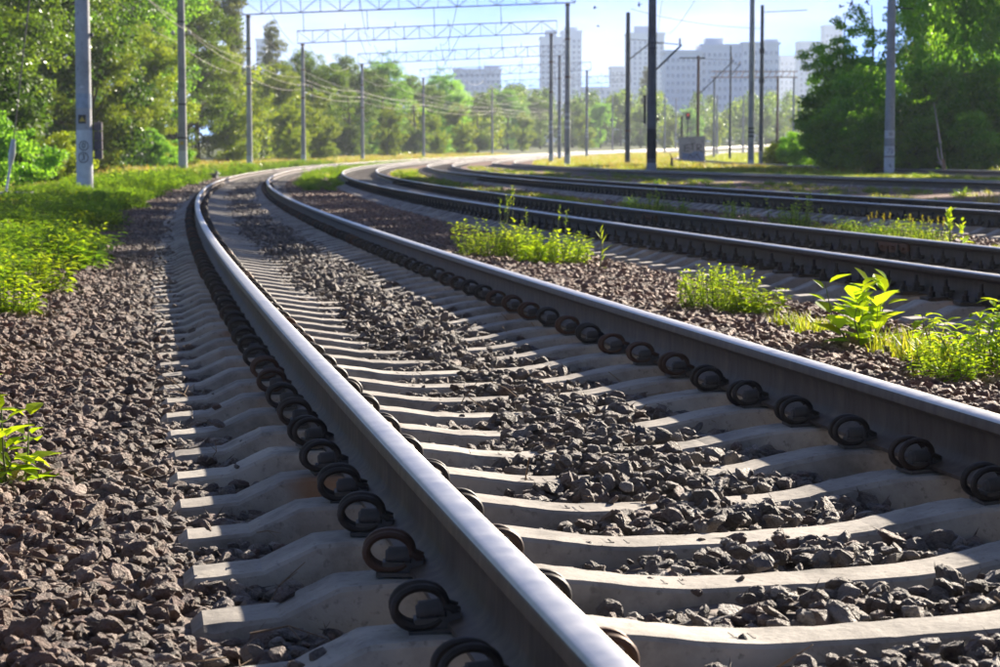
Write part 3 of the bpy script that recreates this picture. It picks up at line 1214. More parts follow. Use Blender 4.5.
for (k, x, Z, sc_v, lb) in (
    ('shade_a', 508, 430, .95, 'dark tree right of the seventh pole, beyond the bend'),
    ('broad_b', 522, 400, .62, 'bright low tree beyond the bend, left of the paired poles'),
    ('broad_a', 540, 450, .92, 'hazy green tree between the seventh pole and the paired poles'),
    ('broad_b', 585, 430, .60, 'bright tree beyond the bend, right of the paired poles'),
    ('shade_a', 600, 470, .78, 'dark tree beyond the bend, left of the dark pole with an arm'),
    ('broad_a', 572, 480, .9, 'hazy tree just behind the tall pole of the first gantry'),
    ('poplar', 645, 520, .95, 'hazy poplar showing between the two dark poles'),
    ('broad_a', 640, 470, .72, 'green tree beyond the bend between the two dark poles'),
    ('broad_b', 668, 450, .55, 'bright tree beyond the bend above the graffiti hut'),
    ('shade_a', 690, 500, .70, 'dark tree behind the graffiti hut'),
    ('broad_b', 716, 470, .58, 'bright tree beyond the bend right of the graffiti hut'),
    ('broad_a', 742, 500, .66, 'hazy tree behind the striped pole'),
    ('broad_a', 765, 520, .66, 'hazy tree right of the two thin poles'),
    ('broad_b', 792, 480, .58, 'pale tree left of the young right-hand tree'),
    ('broad_a', 815, 560, .9, 'distant tree seen through the young right-hand tree'),
    ('shade_a', 490, 470, .95, 'distant dark tree just right of the seventh pole'),
    ('broad_a', 620, 520, .85, 'distant hazy tree behind the dark pole with an arm'),
):
    tree(k, x, Z, sc_v, lb, FG)
RG = 'trees behind the farthest track on the right'
for (k, x, Z, sc_v, lb) in (
    ('open', 838, 118, .95, 'young see-through tree standing left of the right-hand white pole'),
    ('open', 868, 112, .98, 'young leafy tree touching the right-hand white pole'),
    ('shade_a', 962, 112, .95, 'big dark tree right of the white-based pole'),
    ('shade_a', 1000, 106, 1.0, 'dark tree filling the right edge behind the broken stump'),
    ('shade_a', 1005, 135, 1.0, 'tall dark tree behind the white-based pole on the right'),
    ('broad_b', 925, 160, 1.15, 'sunlit yellow-green treetop above the white-based pole on the right'),
    ('shade_a', 985, 125, 1.1, 'tallest dark tree at the upper right'),
    ('shade_a', 1060, 104, 1.1, 'dark tree cut by the right edge of the picture'),
    ('bush_d', 835, 104, .95, 'dark bush under the young trees on the right'),
    ('bush_d', 868, 100, 1.0, 'dark bush left of the white-based pole'),
    ('bush_d', 915, 99, .9, 'dark bush right of the white-based pole'),
    ('bush_d', 928, 102, 1.7, 'tall dense bush between the white-based pole and the broken stump'),
    ('bush_d', 958, 103, 1.8, 'tall dense bush directly behind the broken stump'),
    ('bush_d', 992, 101, 1.6, 'tall dense bush at the right edge below the dark trees'),
    ('bush_d', 880, 104, 1.7, 'tall dense bush directly behind the white-based pole'),
    ('bush_d', 850, 108, 1.5, 'tall dense bush under the young see-through trees'),
    ('bush_d', 965, 98, .95, 'dark bush right of the broken stump'),
    ('bush', 785, 140, .75, 'low green bush right of the thin dark pole'),
    ('bush_d', 800, 128, .75, 'low dark bush below the young trees, left end'),
    ('bush', 770, 150, .6, 'small bush behind the foot of the striped pole'),
):
    tree(k, x, Z, sc_v, lb, RG, 2.0 if k in ('shade_a', 'broad_b') else 1.0)
# unseen trees: right row shades the tracks, the rest added to block low sky
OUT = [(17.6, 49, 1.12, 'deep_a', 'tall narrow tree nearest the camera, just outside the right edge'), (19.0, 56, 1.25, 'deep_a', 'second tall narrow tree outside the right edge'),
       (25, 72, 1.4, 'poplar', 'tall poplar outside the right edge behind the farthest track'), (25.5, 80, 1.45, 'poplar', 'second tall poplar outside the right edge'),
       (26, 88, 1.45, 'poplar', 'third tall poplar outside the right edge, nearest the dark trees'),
       (-10.5, 12, .95, 'deep_b', 'unseen tree added to the left row to block low sky, level with the sleepers in front'), (-12, 22, 1.0, 'deep_a', 'unseen tree added to the left row to block low sky, just outside the left edge'),
       (-10, 1, 1.0, 'deep_a', 'unseen tree added to the left row to block low sky, beside the camera'), (-10, -9, 1.0, 'deep_b', 'unseen tree added to the left row to block low sky, behind the camera'),
       (-3, -15, 1.05, 'deep_a', 'unseen tree added behind the camera to block low sky, in the middle'), (6, -15, 1.0, 'deep_a', 'unseen tree added behind the camera to block low sky, toward the right'),
       (14, -9, 1.05, 'deep_b', 'unseen tree added behind the camera to block low sky, at the far right'), (17, 1, 1.0, 'deep_a', 'unseen tree added right of the camera to block low sky')]
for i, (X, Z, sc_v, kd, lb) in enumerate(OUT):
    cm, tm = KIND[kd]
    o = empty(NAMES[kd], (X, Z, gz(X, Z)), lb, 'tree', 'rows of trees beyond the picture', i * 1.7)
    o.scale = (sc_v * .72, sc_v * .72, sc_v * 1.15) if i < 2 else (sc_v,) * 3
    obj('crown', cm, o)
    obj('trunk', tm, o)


# --- small plants: stems with folded leaves
def leaf_shape(mb, base, d, up, L, W, curl, mi, tints, t):
    """an ovate leaf of six faces, folded at the midrib and drooping at its tip"""
    d = d.normalized()
    side = d.cross(up)
    if side.length < 1e-4:
        side = d.cross(Vector((1, 0, 0)))
    side.normalize()
    up = side.cross(d).normalized()
    rows = []
    for f, wf in ((0, .06), (.25, .8), (.55, 1.0), (.82, .55), (1.0, .02)):
        c = base + d * (L * f) - up * (curl * L * f * f)
        e = side * (W * .5 * wf)
        lift = up * (W * .16 * wf)
        rows.append((c - e + lift, c, c + e + lift))
    vs = [p for r in rows for p in r]
    fs = []
    for i in range(4):
        a = i * 3
        fs += [(a, a + 1, a + 4, a + 3), (a + 1, a + 2, a + 5, a + 4)]
    mb.add(vs, fs, mi)
    tints.extend([t] * len(vs))


def plant_mesh(name, seed, stems, height, spread, leaves, L, W, mats_, lean=.35, curl=.35, stalks=0, cluster=1, upright=.4):
    r = random.Random(seed)
    mb = MB()
    tints = []
    for s_ in range(stems):
        a = r.uniform(0, 6.28)
        q = spread * math.sqrt(r.random()) * .5
        b = Vector((math.cos(a) * q, math.sin(a) * q, -.03))
        h = height * r.uniform(.55, 1.0) * (1 - .35 * q / max(spread, .01))
        dirv = Vector((math.cos(a) * lean * r.random(), math.sin(a) * lean * r.random(), 1))
        tip = b + dirv * h
        mid = b.lerp(tip, .5) + Vector((r.gauss(0, .02), r.gauss(0, .02), 0))
        n0 = len(mb.v)
        mb.tube([b, mid, tip], [.0045 * height / .4, .0035 * height / .4, .0015], 5, 1)
        tints.extend([.5] * (len(mb.v) - n0))
        for k in range(leaves):
            f = .12 + .88 * (k + r.random()) / leaves
            p = b.lerp(mid, f * 2) if f < .5 else mid.lerp(tip, f * 2 - 1)
            for c in range(cluster):
                az = r.uniform(0, 6.28)
                el = r.uniform(-.1, 1.0) * upright + f * upright
                d = Vector((math.cos(az) * math.cos(el), math.sin(az) * math.cos(el), math.sin(el)))
                sc = r.uniform(.6, 1.15) * (1.1 - .35 * f)
                leaf_shape(mb, p + d * L * .18, d, Vector((0, 0, 1)), L * sc, W * sc, curl * r.uniform(.3, 1.4), 0, tints, min(1, max(0, r.gauss(.5 + .25 * (f - .5), .22))))
    for s_ in range(stalks):
        a = r.uniform(0, 6.28)
        q = spread * .3 * r.random()
        b = Vector((math.cos(a) * q, math.sin(a) * q, 0))
        tip = b + Vector((r.gauss(0, .05), r.gauss(0, .05), height * r.uniform(1.25, 1.6)))
        n0 = len(mb.v)
        mb.tube([b, tip], [.004, .0015], 5, 1)
        tints.extend([.7] * (len(mb.v) - n0))
        for k in range(14):
            p = b.lerp(tip, .72 + .28 * k / 14)
            az = r.uniform(0, 6.28)
            d = Vector((math.cos(az), math.sin(az), .6))
            leaf_shape(mb, p, d, Vector((0, 0, 1)), .028, .014, .2, 2, tints, r.random())
    me = mb.mesh(name, mats_)
    a = me.attributes.new('tint', 'FLOAT', 'POINT')
    a.data.foreach_set('value', tints)
    return me


def tuft_mesh(name, seed, n, h, spread, material, width=.006):
    r = np.random.default_rng(seed)
    az = r.uniform(0, 6.28, n)
    q = spread * np.sqrt(r.random(n))
    a2 = r.uniform(0, 6.28, n)
    b = np.stack([np.cos(az) * q, np.sin(az) * q, np.full(n, -.02)], 1)
    hh = h * r.uniform(.4, 1.0, n)
    lean = r.uniform(.1, .6, n)
    dx = np.stack([np.cos(a2), np.sin(a2), 0 * a2], 1)
    sd_ = np.stack([-np.sin(a2), np.cos(a2), 0 * a2], 1) * (width * r.uniform(.6, 1.3, n))[:, None]
    up = np.array([0, 0, 1.0])
    m_ = b + up * (hh * .6)[:, None] + dx * (hh * lean * .3)[:, None]
    t_ = b + up * hh[:, None] * .95 + dx * (hh * lean)[:, None]
    v = np.stack([b - sd_, b + sd_, m_ + sd_ * .8, m_ - sd_ * .8, m_ - sd_ * .8, m_ + sd_ * .8, t_ + sd_ * .1, t_ - sd_ * .1], 1).reshape(-1, 3)
    me = fast_mesh(name, v, 4, material)
    set_tint(me, np.repeat(r.random(n), 2), 4)
    return me


WM = [M_WEED, M_STEM, M_WEED]
VM = [M_WEED_D, M_STEM, M_WEED_D]
FM = [M_WEED, M_STEM, M_FLOWER]


def zfor(x, d):
    """distance at which picture column x meets the line d metres right of the first rail"""
    Zs = np.linspace(4, 140, 3000)
    return float(Zs[np.argmin(np.abs(inv(px(x, Zs), Zs)[1] - d))])


def plant(name, me, x, Z, label, cat='plant', group=None, rz=0.0, scale=1.0, up=0.0):
    """me: one mesh, or a list of (part name, mesh, offset)"""
    X = px(x, Z)
    loc = (X, Z, gz(X, Z) - .01 + up)
    if isinstance(me, list):
        o = empty(name, loc, label, cat, group, rz)
        o.scale = (scale,) * 3
        for nm, m_, of in me:
            obj(nm, m_, o, of)
    else:
        o = obj(name, me, None, loc, (0, 0, rz))
        o.scale = (scale,) * 3
        tag(o, label, cat, group)
    return o


PG = 'weeds growing in the ballast'
sap = plant_mesh('leafy_sapling', 3, 10, .38, .18, 8, .13, .085, WM, .7, .2, 0, 1, .5)
plant('leafy_sapling', sap, 866, 10.7, 'broad-leaved bright green sapling in the stones beyond the nearest track', 'plant', PG, 0, 1.15)
boxe = plant_mesh('compound_leaf_seedling', 8, 12, .42, .42, 8, .095, .042, WM, .45, .7, 0, 3, .35)
plant('compound_leaf_seedling', boxe, 972, 9.45, 'drooping-leaved seedling at the right edge, above a mat of weeds', 'plant', PG)
mat1 = plant_mesh('low_weed', 9, 60, .25, .62, 12, .036, .024, WM, .5, .3, 0, 2, .4)
plant('low_weed', mat1, 985, 9.1, 'dense small-leaved weed mat under the drooping seedling at the right edge', 'plant', PG)
wb1 = plant_mesh('bushy_weed', 10, 46, .44, .75, 14, .06, .036, WM, .35, .5, 0, 2, .4)
wb2 = plant_mesh('bushy_weed', 11, 44, .38, .7, 13, .07, .048, WM, .4, .5, 3, 2, .35)
plant('bushy_weed', [('foliage', wb1, (0, 0, 0)), ('seed_stalk', plant_mesh('seed_stalk', 12, 0, .46, .25, 0, .05, .03, WM, stalks=5), (.08, 0, 0))], 498, 20.6,
      'tall green weed clump with seed stalks beyond the nearest track', 'plant', PG)
plant('bushy_weed', wb2, 548, 19.3, 'yellow-green nettle-like clump right of the weed with seed stalks', 'plant', PG)
plant('bushy_weed', plant_mesh('bushy_weed', 13, 60, .34, .46, 16, .030, .021, WM, .4, .3, 0, 2, .5), 718, 13.4, 'small-leaved rounded weed with pale tips, left of the sapling', 'plant', PG)
plant('bushy_weed', plant_mesh('bushy_weed', 14, 22, .26, .34, 9, .065, .042, WM, .45, .6, 0, 2, .3), 752, 12.9, 'drooping lighter weed hugging the right side of the small-leaved weed', 'plant', PG)
plant('grass_sprig', plant_mesh('grass_sprig', 15, 2, .42, .06, 5, .12, .016, WM, .2, .3, 0, 1, .8), 598, 18.2, 'single thin sprig alone in the stones, right of the weed clumps', 'plant', PG)
gt = tuft_mesh('grass_tuft', 4, 170, .17, .16, M_GRASS, .004)
for i, (x, Z, sc_v, lb) in enumerate(((790, 11.9, .75, 'short yellow grass tuft right of the drooping weed'), (812, 11.5, .7, 'short yellow grass tuft nearest the sapling on its left'),
                                      (905, 10.2, 1.1, 'tall thin grass tuft just right of the sapling'), (928, 9.9, 1.0, 'thin grass tuft halfway between sapling and drooping seedling'),
                                      (945, 9.55, .9, 'grass tuft touching the weed mat on its left'))):
    plant('grass_tuft', gt, x, Z, lb, 'grass', 'grass tufts in the ballast', i * 1.3, sc_v)
plant('nettle_seedling', plant_mesh('nettle_seedling', 16, 6, .25, .22, 6, .075, .055, WM, .6, .5, 0, 2, .45), 8, 6.5, 'green serrated seedling in the stones at the left edge', 'plant', PG, 0, 1.45)
plant('nettle_seedling', plant_mesh('nettle_seedling', 17, 4, .22, .15, 6, .06, .04, WM, .6, .5, 0, 2, .45), -8, 8.2, 'small green seedling cut by the left edge, above the serrated one', 'plant', PG)
# between the second and third tracks
vw = [plant_mesh('verge_weed', 20 + i, 15, .5, .6, 8, .10 + .012 * i, .06 + .006 * i, VM, .5, .55, 0, 2, .35) for i in range(4)]
bl = plant_mesh('leafy_sapling', 25, 4, .62, .14, 11, .12, .08, WM, .2, .3, 0, 1, .8)
plant('leafy_sapling', bl, 956, zfor(956, 7.3), 'upright large-leaved sapling between the second and third tracks', 'plant', PG, 0, .85)
for i, (x, Z, sc_v, lb) in enumerate(((798, zfor(798, 7.5), .95, 'pointed bright weed clump between second and third tracks'), (900, zfor(900, 7.5), .62, 'low weed clump beneath the yellow flowers'),
                                      (925, zfor(925, 7.5), .55, 'low bright clump left of the upright large-leaved sapling'), (732, zfor(732, 7.5), .7, 'green weed clump on the shaded strip behind the second track'),
                                      (650, zfor(650, 7.5), .8, 'weed clump farther left on the shaded strip behind the second track'), (850, zfor(850, 7.5), .4, 'low creeping weed right of the pointed clump'))):
    plant('bushy_weed', plant_mesh('bushy_weed', 30 + i, 18, .55, .55, 11, .06, .036, WM, .3, .5, 0, 2, .5), x, Z, lb, 'plant', PG, i * .9, sc_v * 1.1)
fl = plant_mesh('flowering_weed', 41, 3, .22, .15, 6, .05, .03, FM, .4, .4, 3)
for i, (x, Z, lb) in enumerate(((873, zfor(873, 7.9), 'yellow-flowered stalks, leftmost of the flower row behind the second track'), (886, zfor(886, 7.9), 'yellow-flowered stalks, second in the flower row behind the second track'),
                                (910, zfor(910, 7.9), 'yellow-flowered stalks, third in the flower row behind the second track'), (926, zfor(926, 7.9), 'yellow-flowered stalks, fourth in the flower row behind the second track'),
                                (941, zfor(941, 7.9), 'yellow-flowered stalks beside the upright large-leaved sapling'))):
    plant('flowering_weed', fl, x, Z, lb, 'plant', 'yellow flowers behind the second track', i * 1.1, .85)
plant('dry_grass_tuft', tuft_mesh('dry_grass_tuft', 6, 160, .42, .22, M_DRY, .007), 985, zfor(985, 12.0), 'dry straw-coloured grass tuft behind the third track at the right edge', 'grass')


vgl = [plant_mesh('verge_plant', 95 + i, 20, .42, .5, 9, .095, .055, WM, .55, .5, 0, 2, .4) for i in range(3)]
for i, (x, Z, sc_v, lb) in enumerate(((4, 13.2, .9, 'lowest bright leafy plant on the ballast edge at the left side'), (30, 15.4, .95, 'bright leafy plant on the left ballast edge, second from the front'),
                                      (62, 19.0, .9, 'leafy plant on the left ballast edge, third from the front'), (80, 23.0, .9, 'leafy plant on the left ballast edge, fourth from the front'),
                                      (102, 28.5, 1.0, 'leafy plant on the left ballast edge, farthest of the five'))):
    plant('verge_plant', vgl[i % 3], x, Z, lb, 'plant', 'leafy plants along the left ballast edge', i * 1.4, sc_v)


# verge cover that nobody could count
def cover(name, n, s0, s1, d0, d1, smin, smax, meshes, seed, label, keep=None):
    r = np.random.default_rng(seed)
    s = r.uniform(s0, s1, n)
    d = r.uniform(d0, d1, n)
    if keep is not None:
        k = keep(s, d, r)
        s, d = s[k], d[k]
    x, y = pt(s, d)
    k = (np.abs(x) < .245 * y + 3) & (y > 3)
    s, d, x, y = s[k], d[k], x[k], y[k]
    z = elev(s) + prof(d) - .02
    o = point_cloud(name, np.stack([x, y, z], 1), r.uniform(smin, smax, len(s)), meshes, r, None, .08)
    return tag(o, label, None, None, 'stuff')


g_m = [tuft_mesh('grass_shape', 50 + i, 60, .30, .22, M_GRASS, .008) for i in range(3)]
d_m = [tuft_mesh('dry_shape', 60 + i, 60, .32, .25, M_DRY, .009) for i in range(2)]
edge = lambda s: np.interp(s, [10, 16, 22, 30], [-1.8, -1.75, -1.65, -1.5]) - .2 * np.sin(s * .55) - .15 * np.sin(s * .21 + 1)
cover('weeds', 3400, 10, 90, -4.6, -1.25, .25, .78, vw, 71, 'bright leafy weeds edging the ballast on the left', lambda s, d, r: (d < edge(s) + .15) & (np.sin(s * 1.1 + d * 1.9) + np.sin(s * .43 - d * 2.3 + 1) + r.normal(0, .5, len(s)) > -.5 + .35 * np.clip(-2.6 - d, 0, 2)))
cover('weeds', 500, 55, 190, -3.6, -1.6, .7, 1.3, vw, 72, 'leafy weeds along the far left verge')
cover('grass', 9000, 8, 90, -10, -2.2, .3, .75, g_m + d_m[:1], 73, 'long grass on the left verge')
cover('grass', 5000, 90, 330, -12, -2.2, 1.0, 2.0, g_m + d_m, 74, 'grass on the far left verge')
cover('weeds', 170, 22, 110, 6.8, 8.0, .25, .6, vw, 75, 'weeds growing between the second and third tracks', lambda s, d, r: r.random(len(s)) < .5 + .5 * np.sin(s * .6))
cover('grass', 1300, 16, 140, 6.7, 8.1, .2, .5, g_m, 76, 'grass between the second and third tracks')
cover('weeds', 260, 28, 120, 3.9, 4.0, .3, .6, vw, 77, 'few weeds by the second track', lambda s, d, r: s > 70)
cover('weeds', 240, 30, 150, 11.5, 18.5, .25, .55, vw, 78, 'weeds between the third and fourth tracks', lambda s, d, r: d < t4_off(s) - 1.0)
cover('grass', 1800, 28, 160, 11.3, 18.5, .25, .6, g_m, 79, 'grass between the third and fourth tracks', lambda s, d, r: d < t4_off(s) - .9)
cover('grass', 9000, 95, 330, 15.5, 28.5, .7, 1.6, g_m + d_m[:1], 80, 'sunlit grass between the fourth and farthest tracks', lambda s, d, r: d > t4_off(s) + 3.3)
cover('grass', 5000, 40, 100, 21, 27.5, .35, .75, g_m, 84, 'green grass before the farthest track at the right', lambda s, d, r: d > t4_off(s) + 3.3)
cover('weeds', 300, 45, 110, 20, 28.0, .35, .7, vw, 85, 'low weeds before the farthest track at the right', lambda s, d, r: d > t4_off(s) + 3.4)
cover('grass', 5000, 60, 330, 32.5, 44, .8, 1.8, g_m, 81, 'grass behind the farthest track')
cover('grass', 900, 100, 260, 2.4, 3.6, .5, 1.0, g_m + vw[:1], 82, 'grass strip between the first two tracks far off')
cover('weeds', 500, 58, 170, 2.5, 3.5, .3, .6, vw, 83, 'weed strip between the first two tracks far off', lambda s, d, r: (s > 60) & (r.random(len(s)) < .7))

# ------------------------------------------------------------------ poles, gantries, wires
def pole_mesh(h, r0, r1, n=14):
    mb = MB()
    mb.tube([(0, 0, -.4), (0, 0, h * .5), (0, 0, h)], [r0, (r0 + r1) / 2, r1], n)
    me = mb.mesh('shaft', M_POLE, True)
    me.set_sharp_from_angle(angle=math.radians(50))
    return me


def band(parent, h, r0, r1, z0, z1, m_, name='painted_band', extra=.004):
    mb = MB()
    ra = r0 + (r1 - r0) * z0 / h + extra
    rb = r0 + (r1 - r0) * z1 / h + extra
    mb.tube([(0, 0, z0), (0, 0, z1)], [ra, rb], 16)
    return mb.build(name, m_, parent, smooth=False)


def insulator(parent, loc, m_=None, n=3, r=.07, gap=.075, name='insulator'):
    mb = MB()
    mb.tube([(0, 0, -.05), (0, 0, gap * n + .04)], .02, 6)
    for k in range(n):
        mb.tube([(0, 0, gap * k), (0, 0, gap * k + .03), (0, 0, gap * k + .055)], [r, r * .9, r * .4], 10)
    return mb.build(name, m_ or M_CERAM, parent, loc)


def text_on_pole(parent, body, size, z, rad, material, name='painted_number', ring=0.0, ax=0.0):
    """writing wrapped round the front of a pole"""
    cu = bpy.data.curves.new(name, 'FONT')
    cu.body = body
    cu.size = size
    cu.align_x = 'CENTER'
    cu.align_y = 'CENTER'
    cu.resolution_u = 3
    tmp = bpy.data.objects.new(name, cu)
    COL.objects.link(tmp)
    dg = bpy.context.evaluated_depsgraph_get()
    me = bpy.data.meshes.new_from_object(tmp.evaluated_get(dg))
    bpy.data.objects.remove(tmp)
    v = np.array([tuple(q.co) for q in me.vertices])
    f = [list(p.vertices) for p in me.polygons]
    if ring:
        n = 28
        b = len(v)
        vv = []
        for k in range(n):
            for rr in (ring, ring * .84):
                vv.append((math.cos(2 * PI * k / n) * rr, math.sin(2 * PI * k / n) * rr, 0))
        v = np.concatenate([v, np.array(vv)])
        for k in range(n):
            a, c = b + 2 * k, b + 2 * ((k + 1) % n)
            f.append([a, a + 1, c + 1, c])
    th = v[:, 0] / rad + ax
    co = np.stack([np.sin(th) * (rad + .006), -np.cos(th) * (rad + .006), v[:, 1] + z], 1)
    m2 = bpy.data.meshes.new(name)
    m2.from_pydata(co.tolist(), [], f)
    m2.materials.append(material)
    return obj(name, m2, parent)


def pole(x, Z, h, r0, r1, label, group='poles beside the tracks', name='concrete_pole', dz=0.0, X=None):
    X = px(x, Z) if X is None else X
    o = empty(name, (X, Z, gz(X, Z) + dz), label, 'pole', group)
    obj('shaft', pole_mesh(h, r0, r1), o)
    return o


ROW = [(54, 10.2), (98, 10.2), (139, 10.2), (176, 10.0), (219, 10.0), (265, 10.0), (318, 10.0)]
NTH = ['first', 'second', 'third', 'fourth', 'fifth', 'sixth', 'seventh']
left_xy = []
for i, (Z, h) in enumerate(ROW):
    s = Z + 1.0
    x, y = pt(s, -3.1)
    left_xy.append((float(x), float(y)))

# the first two poles on the left stand alone; from the third on they carry gantries
X, Y = left_xy[0]
p1 = pole(0, Y, 10.2, .215, .15, 'nearest concrete pole on the left with circled numbers and warning plate', X=X)
band(p1, 10.2, .215, .15, -.1, 1.62, M_WHITE)
band(p1, 10.2, .215, .15, 2.18, 2.55, simple('pale_blue_paint', (.30, .36, .44), .7), 'painted_band')
text_on_pole(p1, '3', .22, .92, .218, M_BLACKP, ring=.135, ax=.05)
text_on_pole(p1, '0', .20, 1.22, .218, M_BLACKP, ring=.125, ax=.12)
mb = MB()
mb.box((0, -.218, 1.90), (.20, .012, .22))
pl = mb.build('warning_plate', M_DARK, p1)
mb = MB()
mb.add([(-.075, -.229, 1.84), (.075, -.229, 1.84), (0, -.229, 1.97)], [(0, 1, 2)])
mb.build('warning_triangle', M_YEL, pl)
mb = MB()
mb.box((0, -.19, 2.72), (.08, .03, .05))
mb.build('number_tag', M_WHITE, p1)
mb = MB()
for k in range(4):
    mb.box((.33, .18, 1.0 + k * .24), (.20, .10, .22))
mb.box((.33, .20, 1.36), (.05, .06, 1.0))
mb.build('terminal_box', simple('faded_box', (.13, .11, .13), .8), p1)
mb = MB()
mb.box((.235, 0, 4.05), (.08, .08, .09))
mb.build('bracket', M_DARK, p1)

X, Y = left_xy[1]
p2 = pole(0, Y, 10.2, .215, .15, 'second concrete pole on the left, before the dark trees', X=X)
band(p2, 10.2, .215, .15, -.1, 1.2, M_WHITE)
for z_ in (1.75, 3.3, 7.1):
    band(p2, 10.2, .215, .15, z_, z_ + .09, M_DARK, 'clamp', .012)
mb = MB()
mb.box((0, -.22, 1.55), (.16, .012, .16))
mb.build('warning_plate', M_YEL, p2)


def gantry(k, label):
    """two concrete poles joined by a lattice beam across four tracks"""
    Xl, Yl = left_xy[2 + k]
    s = ROW[2 + k][0] + 1.0
    right_off = [17.9, 17.6, 17.4, 17.5, 17.5][k]
    xr, yr = pt(s, right_off)
    xr, yr = float(xr), float(yr)
    zl, zr = gz(Xl, Yl), gz(xr, yr)
    root = empty('overhead_gantry', (Xl, Yl, zl), label, 'gantry', 'lattice gantries over the tracks')
    b = Vector((Xl, Yl, zl))
    a_l = Vector((0, 0, 0))
    a_r = Vector((xr - Xl, yr - Yl, zr - zl))
    hl, hr = 10.1, 10.8
    for a, h in ((a_l, hl), (a_r, hr)):
        sh = obj('pole', pole_mesh(h, .20, .14), root, a)
        for zz in (h - .15, h * .55, h * .78):
            band(sh, h, .20, .14, zz, zz + .12, M_RUSTST, 'clamp', .02)
        band(sh, h, .20, .14, -.1, .9, M_WHITE)
        if a is a_r:
            for q in range(3):
                band(sh, h, .20, .14, 2.6 + q * .42, 2.78 + q * .42, M_WHITE)
    A0 = a_l + Vector((0, 0, hl + .02))
    A1 = a_r + Vector((0, 0, hr + .02))
    ax = (A1 - A0).normalized()
    A0 = A0 - ax * .4
    A1 = A1 + ax * .5
    Lg = (A1 - A0).length
    ang = math.atan2(ax.y, ax.x)
    rot = Euler((0, -math.asin(ax.z), ang))
    H, W, n = 1.05, .55, 17
    tr_ = bpy.data.objects.new('truss', None)
    COL.objects.link(tr_)
    tr_.parent = root
    tr_.location = A0
    tr_.rotation_euler = rot
    mbc = MB()
    mbc.box((Lg / 2, 0, 0), (Lg, .045, .045))
    cm = mbc.mesh('chord', M_GALV)
    for yy in (-W / 2, W / 2):
        for zz in (.03, H):
            obj('chord', cm, tr_, (0, yy, zz))
    stp = Lg / n
    mv = MB()
    mv.box((0, 0, H / 2), (.03, .03, H))
    mv = mv.mesh('upright', M_GALV)
    md = MB()
    md.tube([(0, 0, .03), (stp, 0, H)], .015, 4)
    md = md.mesh('brace', M_GALV)
    mc = MB()
    mc.box((0, 0, 0), (.035, W, .035))
    mc = mc.mesh('cross_tie', M_GALV)
    for q in range(n + 1):
        for yy in (-W / 2, W / 2):
            obj('upright', mv, tr_, (q * stp, yy, 0))
            if q < n:
                o = obj('brace', md, tr_, (q * stp if q % 2 else (q + 1) * stp, yy, 0))
                if q % 2 == 0:
                    o.scale = (-1, 1, 1)
        obj('cross_tie', mc, tr_, (q * stp, 0, H))
    # hangers with brown insulators over each track
    for u in (4.0, 8.2, 12.6, 17.0):
        mb_ = MB()
        mb_.tube([(u, 0, 0), (u, 0, -1.3)], .02, 5)
        mb_.tube([(u, 0, H), (u, 0, H + .45)], .025, 5)
        hg = mb_.build('hanger', M_DARK, tr_)
    return root, b


for k in range(5):
    gantry(k, ['lattice gantry reaching the top of the picture, nearest of the row', 'second lattice gantry across the tracks, its left pole fourth from the left',
               'third lattice gantry across the tracks, pale and lower in the sky', 'fourth lattice gantry, faint above the tree tops',
               'farthest faint lattice gantry in front of the apartment blocks'][k])


def wire(pts, r, label, m_=M_WIRE, sag=.6, name='overhead_wire', group='overhead wires', n=9, knobs=None):
    mb = MB()
    P = []
    for a, b in zip(pts[:-1], pts[1:]):
        a, b = Vector(a), Vector(b)
        for k in range(n):
            f = k / n
            q = a.lerp(b, f)
            q.z -= sag * 4 * f * (1 - f)
            P.append(q)
    P.append(Vector(pts[-1]))
    o0 = P[0].copy()
    mb.tube([p - o0 for p in P], r, 5)
    o = mb.build(name, m_, None, o0)
    return tag(o, label, 'wire', group)


# cables slung from the left row of poles
bx, by = pt(16.0, -3.1)
hts = [(6.3, -.35, 'lowest pale cable slung along the left row of poles'), (6.75, .3, 'middle pale cable slung along the left row of poles'),
       (7.35, -.3, 'upper thin cable slung along the left row of poles')]
for (h, off, lb) in hts:
    P = []
    for i in range(-1, 8):
        Z = ROW[i][0] if 0 <= i < 7 else (12 if i < 0 else 372)
        x, y = pt(Z + 1.0, -3.1 + off)
        P.append((float(x), float(y), gz(float(x), float(y)) + h))
    wire(P, .011, lb, sag=.4)
for i in range(1, 7):
    X, Y = left_xy[i]
    for (h, off, lb) in hts[:2]:
        o = obj('line_insulator', None) if False else None
mbi = MB()
mbi.tube([(-.4, 0, 0), (.4, 0, 0)], .03, 6)
ARM = mbi.mesh('bracket_arm', M_DARK)
mbi = MB()
mbi.tube([(0, 0, 0), (0, 0, .08), (0, 0, .16)], [.07, .09, .05], 10)
INS = mbi.mesh('insulator', M_CERAM)
for i in range(1, 7):
    X, Y = left_xy[i]
    par = p2 if i == 1 else None
    ar = empty('insulator_bracket', (X, Y, gz(X, Y) + 6.55), '%s on the %s left-hand pole' % ('small bracket with pale cable insulators', NTH[i]), 'bracket', 'cable brackets on the left poles')
    obj('arm', ARM, ar)
    for dx in (-.38, .38):
        obj('insulator', INS, ar, (dx, 0, .02))

# contact and carrying wires over the tracks
for (tr, nm) in ((T1, 'nearest'), (T2, 'second'), (T3, 'third')):
    for (h, sg, lb) in ((6.1, .05, 'contact wire over the %s track'), (8.0, .9, 'carrying wire over the %s track')):
        P = []
        for Z in (95, 139, 176, 219, 265, 318):
            x, y, z = tr.pos(np.float64(Z + 1.0), .8, 0.0)
            P.append((float(x), float(y), float(z) + h))
        wire(P, .012, 'dark ' + lb % nm, M_DARK, sg)

RP = 'poles of the right-hand track'


